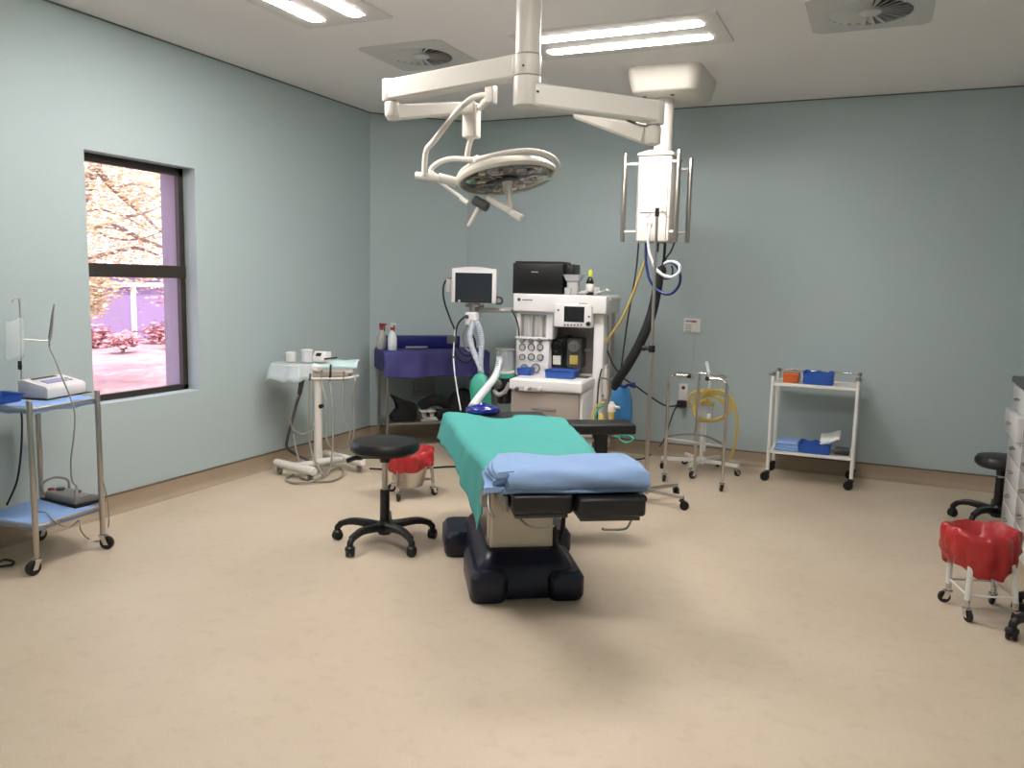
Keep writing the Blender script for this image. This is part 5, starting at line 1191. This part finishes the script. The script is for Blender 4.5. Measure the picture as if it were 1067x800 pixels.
# ------------------------------------------------------------------ drip stand
IV = (-1.345, 5.25)
iv = thing('drip_stand', 'tall steel drip stand on a five-spoke base right of the operating table', 'drip stand', (IV[0], IV[1], 0))
izt = Y(683, 224, 5.25).z
g = MB(); g.cyl((IV[0], IV[1], .08), (IV[0], IV[1], Y(677, 362, 5.25).z), .0135, seg=16); obj('pole', g, 'steel', iv)
g = MB(); g.cyl((IV[0], IV[1], Y(677, 366, 5.25).z), (IV[0] - .004, IV[1], izt), .0095, seg=14); ip = obj('inner_pole', g, 'steel', iv)
g = MB(); g.cyl((IV[0] - .004, IV[1], izt - .01), (IV[0] - .004, IV[1], izt + .045), .014, seg=14, bev=.003); obj('tip', g, 'blackplastic', ip)
g = MB(); 
for sg in (-1, 1): g.tube([(IV[0], IV[1], izt + .03), (IV[0] + sg * .03, IV[1], izt + .028), (IV[0] + sg * .055, IV[1], izt - .004), (IV[0] + sg * .068, IV[1], izt - .016), (IV[0] + sg * .076, IV[1], izt - .004)], .003, seg=8)
obj('bag_hooks', g, 'steel', ip)
zq = Y(677, 363, 5.25).z
g = MB(); g.cyl((IV[0], IV[1], zq - .025), (IV[0], IV[1], zq + .02), .021, seg=18, bev=.004); g.cyl((IV[0], IV[1], zq), (IV[0] - .045, IV[1] - .01, zq), .013, seg=12); g.ball((IV[0] - .05, IV[1] - .011, zq), .018); obj('height_knob', g, 'blackplastic', iv)
g = MB(); g.cyl((IV[0], IV[1], .06), (IV[0], IV[1], .12), .026, seg=18, bev=.004); obj('base_hub', g, 'steel', iv)
for a in (-16, 56, 128, 200, 272):
    ar = R(a); e = (IV[0] + .275 * math.cos(ar), IV[1] + .275 * math.sin(ar))
    T = Matrix.Translation((IV[0], IV[1], 0)) @ Matrix.Rotation(ar, 4, 'Z')
    g = MB(); g.box(.0, .285, -.013, .013, .075, .098, .004, M4=T); lg = obj('spoke', g, 'steel', iv); caster(lg, e, ar + .5, r=.030, top=.08, mf='blackplastic', w=.026)

# ------------------------------------------------------------------ chrome bowl stand
bs0 = (-1.165, 5.90)
bst = thing('bowl_stand', 'empty chrome bowl stand with three bent legs on casters, near the back wall', 'stand', (bs0[0], bs0[1], 0))
zr = .800
for px, py, qx, qy, tip in ((697.5, 400, -1.365, 5.865, (705, 5.90)), (761, 405, -.93, 5.775, (742, 5.80))):
    tp = Vector((Y(px, py, qy).x, qy, Y(px, py, qy).z)); cx_ = bs0[0] - qx; sg = 1 if cx_ > 0 else -1
    g = MB(); g.tube([(qx, qy, .085), (qx, qy, .40), (qx, qy, .70), (qx + sg * .008, qy, .765), (qx + sg * .04, qy + .005, zr - .004), (qx + sg * .09, qy + .01, zr), (qx + sg * .135, qy + .015, zr)], .0125, seg=12); lg = obj('leg', g, 'chrome', bst)
    g = MB(); e = Vector((qx + sg * .128, qy + .0145, zr)); g.cyl(e, e + Vector((sg * .028, .003, 0)), .015, seg=12, bev=.003); obj('end_cap', g, 'rubber', lg)
    caster(lg, (qx, qy), 2.0, r=.030, top=.09)
bk_ = (-1.19, 6.09)
g = MB(); g.tube([(bk_[0], bk_[1], .085), (bk_[0], bk_[1], .5), (bk_[0] + .004, bk_[1], zr)], .0125, seg=12, res=3); lg = obj('leg', g, 'chrome', bst); caster(lg, bk_, 4.0, r=.030, top=.09)
g = MB(); pts = []
for k in range(21):
    a = R(-35 + k * 250 / 20); pts.append((bs0[0] + .015 + .185 * math.cos(a), bs0[1] + .02 + .175 * math.sin(a), zr + .002))
g.tube(pts, .009, seg=10, res=3); obj('bowl_ring', g, 'chrome', bst)
zz = Y(726, 460, 5.85).z
g = MB(); g.tube([(-1.365, 5.865, zz), (-.93, 5.775, zz)], .007, seg=8, res=1); obj('brace', g, 'steel', bst)
g = MB(); g.tube([(-1.365, 5.865, zz + .01), (-1.29, 6.02, zz + .01), (-1.19, 6.085, zz + .01), (-1.07, 6.0, zz + .01), (-.93, 5.775, zz + .01)], .007, seg=8); obj('curved_brace', g, 'dullsteel', bst)

# white mobile suction stand with yellow tubing behind it
sc0 = Vector((-1.20, 6.38, 0))
su = thing('tubing_stand', 'white five-spoke wheeled stand holding coiled yellow tubing behind the chrome bowl stand', 'stand', (sc0.x, sc0.y, 0))
g = MB(); g.cyl((sc0.x, sc0.y, .07), (sc0.x, sc0.y, Y(733, 418, 6.38).z), .014, seg=14); obj('pole', g, 'white', su)
g = MB(); g.cyl((sc0.x, sc0.y, .06), (sc0.x, sc0.y, .11), .032, seg=16, bev=.004); obj('base_hub', g, 'white', su)
for a in (-12, 62, 132, 195, 262):
    ar = R(a); ln = .31 if a in (-12, 195) else .24
    T = Matrix.Translation((sc0.x, sc0.y, 0)) @ Matrix.Rotation(ar, 4, 'Z')
    g = MB(); g.box(0, ln, -.014, .014, .07, .098, .005, M4=T); lg = obj('spoke', g, 'white', su); caster(lg, (sc0.x + (ln - .02) * math.cos(ar), sc0.y + (ln - .02) * math.sin(ar)), ar + 1, r=.026, top=.075)
zj = Y(735, 425, 6.38).z
g = MB(); g.lathe([(.05, zj - .10), (.062, zj - .095), (.066, zj + .03), (.06, zj + .04)], c=(sc0.x + .02, sc0.y - .05, 0), seg=24); jr = obj('collection_jar', g, 'clear', su)
g = MB(); g.lathe([(.07, zj + .04), (.07, zj + .055), (.03, zj + .07), (.018, zj + .09)], c=(sc0.x + .02, sc0.y - .05, 0), seg=24); obj('jar_lid', g, 'yellow', jr)
g = MB()
q = Y(712, 416, 6.3); 
for k in range(4):
    pts = []
    for j in range(14):
        a = 2 * PI * j / 14; w = 1 + .08 * math.sin(3 * a + k)
        c_ = Y(739 + (k % 2) * 2, 424 + k * 1.5, 6.26 - .015 * k); rr = .155 - .012 * k
        pts.append((c_.x + rr * w * math.cos(a), c_.y + .03 * math.sin(2 * a + k), c_.z + rr * .78 * w * math.sin(a) + .02))
    g.tube(pts, .009, seg=8, res=4, closed=True)
obj('tubing_coil', g, 'yellow', su)
g = MB(); g.tube([Y(750, 406, 6.22), Y(760, 412, 6.22), Y(766, 424, 6.22), Y(768, 440, 6.24), Y(767, 458, 6.28), Y(763, 472, 6.32), Y(760, 478, 6.34)], .010, seg=8); obj('hanging_tube', g, 'yellow', su)
g = MB(); g.tube([Y(737, 412, 6.3), Y(740, 400, 6.28), Y(738.5, 388, 6.28), Y(736, 377, 6.30)], .013, seg=10); obj('white_tube', g, 'whitehose', su)
g = MB(); 
for k in range(3): g.tube([Y(731 + 5 * k, 412 - 2 * k, 6.2), Y(738 + 2 * k, 406, 6.18), Y(746 - k, 411, 6.2)], .012, seg=8)
obj('tubing_tangle', g, 'yellow', su)
g = MB(); g.tube([Y(735, 417, 6.3), Y(735, 440, 6.3), Y(734, 470, 6.34)], .009, seg=8); g.box(Y(739, 433, 6.2).x - .012, Y(739, 433, 6.2).x + .014, 6.18, 6.2, Y(739, 436, 6.2).z, Y(739, 431, 6.2).z, .003); obj('drain_tube', g, 'whitehose', su)

# wall socket and gauge plates
def wallplate(name, pa, pb, lab, cat):
    a, b = Y(pa[0], pa[1], YB), Y(pb[0], pb[1], YB)
    t = thing(name, lab, cat, ((a.x + b.x) / 2, YB, (a.z + b.z) / 2))
    g = MB(); g.box(a.x, b.x, YB - .014, YB, b.z, a.z, .004); return t, obj('plate', g, 'whiteplastic', t), a, b
t, pl, a, b = wallplate('wall_switch', (713, 331), (730, 346.5), 'white wall plate with a red mark high on the back wall', 'wall plate')
g = MB(); xm = (a.x + b.x) / 2; g.box(xm - .005, xm + .035, YB - .0155, YB - .012, a.z - .034, a.z - .020); obj('red_mark', g, 'redmark', pl, smooth=0)
g = MB(); g.box(xm - .055, xm - .005, YB - .0155, YB - .012, a.z - .032, a.z - .020)
for k in range(4): g.box(xm - .055, xm - .005, YB - .0155, YB - .012, a.z - .062 - k * .016, a.z - .056 - k * .016)
obj('print_lines', g, 'grey', pl, smooth=0)
g = MB(); g.box(xm - .0, xm + .045, YB - .02, YB - .012, b.z + .012, a.z - .045, .004); obj('rocker', g, 'label', pl)
g = MB(); g.box(xm + .0, xm + .03, YB - .0065, YB, Y(717, 395, YB).z, b.z, .002); obj('conduit', g, 'wall', t)
t, pl, a, b = wallplate('wall_socket', (708, 399), (716.5, 418), 'white double wall socket with a black plug behind the chrome bowl stand', 'socket')
xm = (a.x + b.x) / 2
g = MB(); g.cyl((xm, YB - .017, a.z - .035), (xm, YB - .012, a.z - .035), .016, seg=16); obj('socket_hole', g, 'darkgrey', pl)
g = MB(); q = Y(711, 421, 6.74); g.box(q.x - .045, q.x + .03, 6.72, YB - .012, q.z - .03, q.z + .03, .01); obj('plug', g, 'blackplastic', t)

# ------------------------------------------------------------------ white two-shelf trolley by the back wall
wt_ = thing('utility_trolley', 'white two-shelf utility trolley with chrome guard rail by the back wall', 'trolley', (-.385, 6.50, 0))
xA, xB, yA, yB_ = -.685, -.10, 6.30, 6.68
zt_ = Y(810, 391, 6.3).z; zs1 = Y(850, 402.5, 6.3).z; zs2 = Y(845, 474, 6.3).z
for x in (xA, xB):
    for y in (yA, yB_):
        g = MB(); g.cyl((x, y, .085), (x, y, zt_), .0135, seg=14); lg = obj('post', g, 'white', wt_); caster(lg, (x, y), 3.6, r=.034, top=.10, mf='blackplastic', w=.026)
        g = MB(); g.cyl((x, y, zt_ - .005), (x, y, zt_ + .022), .017, seg=14, bev=.003); obj('corner_joint', g, 'dullsteel', lg)
zr_ = zt_ + .012
g = MB(); g.tube([(xA - .03, yA, zr_ - .006), (xA, yA, zr_), (xA, yB_, zr_), (xB, yB_, zr_), (xB, yA, zr_), (xB + .03, yA, zr_ - .006)], .008, seg=10, res=1); obj('guard_rail', g, 'chrome', wt_)
for z in (zs1, zs2):
    g = MB(); g.box(xA, xB, yA - .005, yB_ + .005, z - .014, z, .004); sf = obj('shelf', g, 'white', wt_)
    for ya in (yA - .010, yB_ - .002):
        g = MB(); g.box(xA, xB, ya, ya + .012, z - .014, z + .006, .003); obj('shelf_lip', g, 'white', sf)
g = MB(); a, b = Y(816, 392, 6.40), Y(832, 392, 6.40); g.box(a.x, b.x, 6.40, 6.54, zs1 + .001, zs1 + .072, .006); ob = thing('orange_box', 'small orange plastic box on the top shelf of the white trolley', 'box', ((a.x + b.x) / 2, 6.47, zs1))
obj('box_body', g, 'orange', ob); g = MB(); g.box(a.x - .003, b.x + .003, 6.397, 6.543, zs1 + .058, zs1 + .075, .004); obj('lid', g, 'orange', ob)
def bluebasket(name, pa, pb, yy, d_, z0, h, lab, waist):
    a, b = Y(pa, 396, yy), Y(pb, 396, yy); n = 60; g = MB(); rings = []
    for f, zz_ in ((0, 0), (1, .3), (waist, .55), (.8, .75), (1.25, 1.0), (1.1, 1.0), (.5, .72), (0, .4)):
        ring = []
        for k in range(n):
            an = 2 * PI * k / n; cx_, cy_ = math.cos(an), math.sin(an)
            sq = 1 / max(abs(cx_), abs(cy_)) ** .8
            e = (1 + .04 * (f - 1)) * sq
            zz2 = zz_ * h * (1 + (.10 * math.sin(9 * an) if zz_ > .7 else 0))
            ring.append(((a.x + b.x) / 2 + (b.x - a.x) / 2 * .92 * cx_ * e, yy + d_ / 2 + d_ / 2 * .9 * cy_ * e, z0 + zz2))
        rings.append(ring)
    g.loft(rings); return simple(name, g, 'trayblue', lab, 'basket', smooth=50)
bluebasket('blue_basket', 834, 870, 6.38, .18, zs1 + .001, .088, 'blue basket with frilled rim on the top shelf of the white trolley', .2)
a, b = Y(806.5, 462, 6.33), Y(833, 462, 6.33)
g = MB()
for k, (z0, z1_) in enumerate(((.001, .028), (.026, .052), (.050, .074))): g.box(a.x + .006 * k, b.x - .004 * k, 6.33, 6.56, zs2 + z0, zs2 + z1_, .014)
simple('folded_cloth', g, 'sheet', 'folded pale blue cloth on the lower shelf of the white trolley', 'cloth')
bluebasket('blue_basket', 834.5, 872.5, 6.33, .2, zs2 + .001, .072, 'blue basket on the lower shelf of the white trolley beside the folded cloth', .6)
a = Y(864, 452, 6.56); g = MB(); g.grid(lambda u, v: (a.x - .06 + .14 * u, 6.5 + .13 * v, zs2 + .06 + .05 * u * .8 + .05 * v + .012 * noise.noise(Vector((u * 3, v * 3, 6)))), 12, 10); simple('dressing_pad', g, 'whitematte', 'white dressing pad leaning behind the lower blue basket', 'pad', smooth=60, solid=.02)
a = Y(878, 465, 6.45); g = MB(); g.box(a.x - .05, a.x + .05, 6.40, 6.5, zs2 + .001, zs2 + .05, .01); g.tube([(a.x - .08, 6.36, zs2 + .03), (a.x - .02, 6.37, zs2 + .045), (a.x + .05, 6.38, zs2 + .05)], .012, seg=8); simple('dark_device', g, 'darkgrey', 'small dark device at the right of the lower trolley shelf', 'device')

# ------------------------------------------------------------------ drawer cabinet at the right
CXF = .742; cy1 = 5.47
ct = X(1055, 390, CXF).z
cb_ = thing('drawer_cabinet', 'tall glossy white drawer cabinet with dark worktop at the right edge', 'cabinet', (CXF + .25, 4.95, 0))
CEND = 4.40
g = MB(); g.box(CXF + .025, XR - .02, CEND, cy1, .10, ct - .035, .003); obj('carcass', g, 'white', cb_, smooth=0)
for x in (CXF + .07, XR - .12):
    for y in (CEND + .08, cy1 - .08): caster(cb_, (x, y), 1.0, r=.036, top=.105)
g = MB(); g.box(CXF - .01, XR - .012, CEND - .02, cy1 + .02, ct - .035, ct, .006); obj('worktop', g, 'worktop', cb_)
zz_ = [.105]
n = 6; hh = (ct - .045 - .105) / n
for colm, (y0, y1) in enumerate(((cy1 - .46, cy1), (cy1 - .93, cy1 - .47))):
    for k in range(n):
        z0 = .105 + k * hh; out = .030 if (k == n - 2 and colm == 0) else (.02 if (k == n - 1) else 0)
        if k == n - 1: out = 0
        g = MB(); g.box(CXF - out, CXF + .022, y0 + .004, y1 - .004, z0 + .003, z0 + hh - .003, .003); dw = obj('drawer', g, 'drawerwhite', cb_)
        if out > .03:
            g = MB(); g.box(CXF - out + .02, CXF + .03, y0 + .01, y1 - .01, z0 + .01, z0 + hh - .03, 0); obj('drawer_box', g, 'white', dw, smooth=0)
        ym = (y0 + y1) / 2; g = MB(); g.tube([(CXF - out, ym - .03, z0 + hh * .55), (CXF - out - .022, ym - .026, z0 + hh * .5), (CXF - out - .022, ym + .026, z0 + hh * .5), (CXF - out, ym + .03, z0 + hh * .55)], .005, seg=8, res=2); obj('handle', g, 'dullsteel', dw)
# stool half hidden behind the cabinet
sp = Z(1030, 541, .1)
make_stool('wheeled_stool', 'round black padded stool partly hidden behind the white drawer cabinet', (.765, 5.80, 0), (232, 160, 304, 16, 88), .445, .15, reach=.245, lever=False)
# stool at the right edge
ns = make_stool('wheeled_stool', 'black wheeled stool base cut off by the right edge in front of the cabinet', (.885, 3.99, 0), (205, 133, 61, 349, 277), .46, .12, reach=.30)

# ------------------------------------------------------------------ garden outside the window
GZ = 0.0
struct('ground', MB().box(-60, XL - .32, -20, 60, -.4, -.02), 'ground')
gw = thing('boundary_wall', 'lilac boundary wall with white coping outside the window', 'garden wall', (-16, 12, -.02))
def farpt(px, py, x): return X(px, py, x)
XG = -15.0
zc1 = X(140, 299, XG).z
g = MB(); g.box(XG - .3, XG, 2, 26, -.02, zc1, .0); obj('wall_face', g, 'lilacwall', gw, smooth=0)
g = MB(); g.box(XG - .4, XG + .1, 2, 26, zc1, zc1 + .09, .01); obj('coping', g, 'coping', gw)
q = X(137, 320, XG)
g = MB(); g.box(XG, XG + .12, q.y - .03, q.y + .03, -.02, zc1, .01); obj('downpipe', g, 'coping', gw)
zr2 = X(160, 281, XG - 3).z
hs_ = thing('outbuilding', 'low lilac outbuilding behind the boundary wall outside the window', 'building', (XG - 4, 15, -.02))
q = X(138, 290, XG - 3)
g = MB(); g.box(XG - 6, XG - 3, q.y, q.y + 8, -.02, zr2, 0); obj('building_wall', g, 'lilacwall', hs_, smooth=0)
g = MB(); g.box(XG - 6.2, XG - 2.8, q.y - .2, q.y + 8.2, zr2, zr2 + .12, 0); obj('roof_slab', g, 'coping', hs_, smooth=0)
def leaves(centers, n, size, seed):
    rnd = random.Random(seed); g = MB()
    for k in range(n):
        c, s = rnd.choice(centers); c = Vector(c)
        p = c + Vector((rnd.gauss(0, s), rnd.gauss(0, s), rnd.gauss(0, s * .7)))
        T = Matrix.Translation(p) @ Matrix.Rotation(rnd.uniform(0, 6.3), 4, 'Z') @ Matrix.Rotation(rnd.uniform(-1.2, 1.2), 4, 'X')
        a = size * rnd.uniform(.6, 1.3)
        v = [g.bm.verts.new(T @ Vector(q)) for q in ((-a, 0, 0), (0, -a * .5, .01), (a, 0, 0), (0, a * .5, .01))]
        g.bm.faces.new(v)
    return g
tr = thing('garden_tree', 'pale leaved tree with bare branches outside the window', 'tree', (-9.0, 6.6, -.02))
XT = -8.5
trunk = [X(40, 400, XT), X(50, 330, XT), X(62, 270, XT), X(78, 225, XT)]
trunk[0].z = -.05
g = MB(); g.tube(trunk + [X(100, 170, XT), X(120, 120, XT)], lambda t: .13 * (1 - .6 * t), seg=10)
br = [[(70, 245), (95, 238), (120, 236), (150, 250), (175, 258), (200, 256)], [(100, 175), (118, 196), (135, 212), (152, 226), (166, 240), (180, 246)], [(64, 268), (90, 268), (115, 264), (140, 258), (165, 266)], [(118, 196), (140, 192), (160, 196), (185, 200)], [(130, 226), (150, 222), (172, 214), (190, 210)], [(90, 180), (105, 168), (125, 165)], [(80, 225), (100, 218), (125, 224), (150, 236)], [(135, 212), (150, 205), (170, 203)], [(95, 238), (110, 246), (130, 250), (150, 248), (172, 240)]]
for k, b_ in enumerate(br):
    w = .042 if k < 3 else .02
    g.tube([X(px, py, XT + .4 * math.sin(k * 2.2 + i_ * .6)) for i_, (px, py) in enumerate(b_)], lambda t, w=w: w * (1 - .7 * t), seg=7)
obj('trunk', g, 'bark', tr)
cl = []
for px in range(60, 200, 13):
    for py in range(150, 282, 16):
        if (px * 7 + py * 3) % 5 != 0: cl.append((X(px, py, XT + .8 * math.sin(px * .7 + py)), .22))
for px, py in ((90, 300), (95, 310), (92, 320), (100, 296), (110, 294), (94, 305), (91, 328), (98, 300), (90, 314), (96, 318)): cl.append((X(px, py, XT + .3), .10))
obj('foliage', leaves(cl, 8000, .036, 11), 'leaf', tr, smooth=0)
for k, (px, py, w) in enumerate(((96, 356, .3), (168, 355, .32), (188, 350, .3), (128, 364, .2))):
    p = X(px, py, -13.9 + 1.3 * (k > 1)); p.z = .15
    s = thing('garden_shrub', ('reddish shrub at the foot of the lilac wall, left in the window', 'reddish shrub at the foot of the lilac wall, right in the window', 'taller shrub against the lilac wall at the window right', 'low reddish shrub in the middle of the window')[k], 'shrub', (p.x, p.y, -.02))
    g = MB(); g.tube([(p.x, p.y, -.03), (p.x + .05, p.y, .3)], .03, seg=6, res=1); obj('stem', g, 'bark', s)
    obj('foliage', leaves([((p.x, p.y, .2), w * .45), ((p.x, p.y + w * .8, .18), w * .35), ((p.x + .1, p.y - w * .8, .18), w * .35)] + ([((p.x, p.y, .9), .3)] if k == 2 else []), 420, .07, 20 + k), 'shrubleaf', s, smooth=0)

# ------------------------------------------------------------------ daylight and exposure
w = bpy.data.worlds.new('sky'); SC.world = w; w.use_nodes = True
nt = w.node_tree; bgd = nt.nodes['Background']
bgd.inputs['Color'].default_value = (0.86, 0.92, 1.0, 1); bgd.inputs['Strength'].default_value = 3.4
sun = bpy.data.lights.new('sun', 'SUN'); sun.energy = 8.0; sun.angle = R(1); sun.color = (1, .95, .88)
so_ = bpy.data.objects.new('sun', sun); COL.objects.link(so_)
so_.rotation_euler = Vector((-.55, .25, -1)).to_track_quat('-Z', 'Y').to_euler()
for kind, ph in (('wheeled_stool', 'black wheeled stools'), ('kick_bucket', 'red lined kick buckets'), ('spray_bottle', 'spray bottles on the corner table'), ('blue_tray', 'blue trays on the machine worktop'), ('blue_basket', 'blue baskets on the white trolley'), ('garden_shrub', 'shrubs by the lilac wall'), ('shelf_cloth', 'pale blue cloths on the left trolley'), ('breathing_hose', 'pale corrugated breathing hoses'), ('monitor_cable', 'cables under the patient monitor'), ('floor_cable', 'dark power cables near the floor')):
    for o in COL.objects:
        if o.parent is None and o.name.split('.')[0] == kind: o['group'] = ph
SC.view_settings.view_transform = 'Standard'; SC.view_settings.look = 'None'
SC.view_settings.exposure = 0.0; SC.view_settings.gamma = 1.0
SC.view_settings.use_curve_mapping = False
SC.cycles.use_denoising = True
SC.cycles.max_bounces = 10; SC.cycles.diffuse_bounces = 6; SC.cycles.transparent_max_bounces = 16
SC.cycles.sample_clamp_indirect = 6
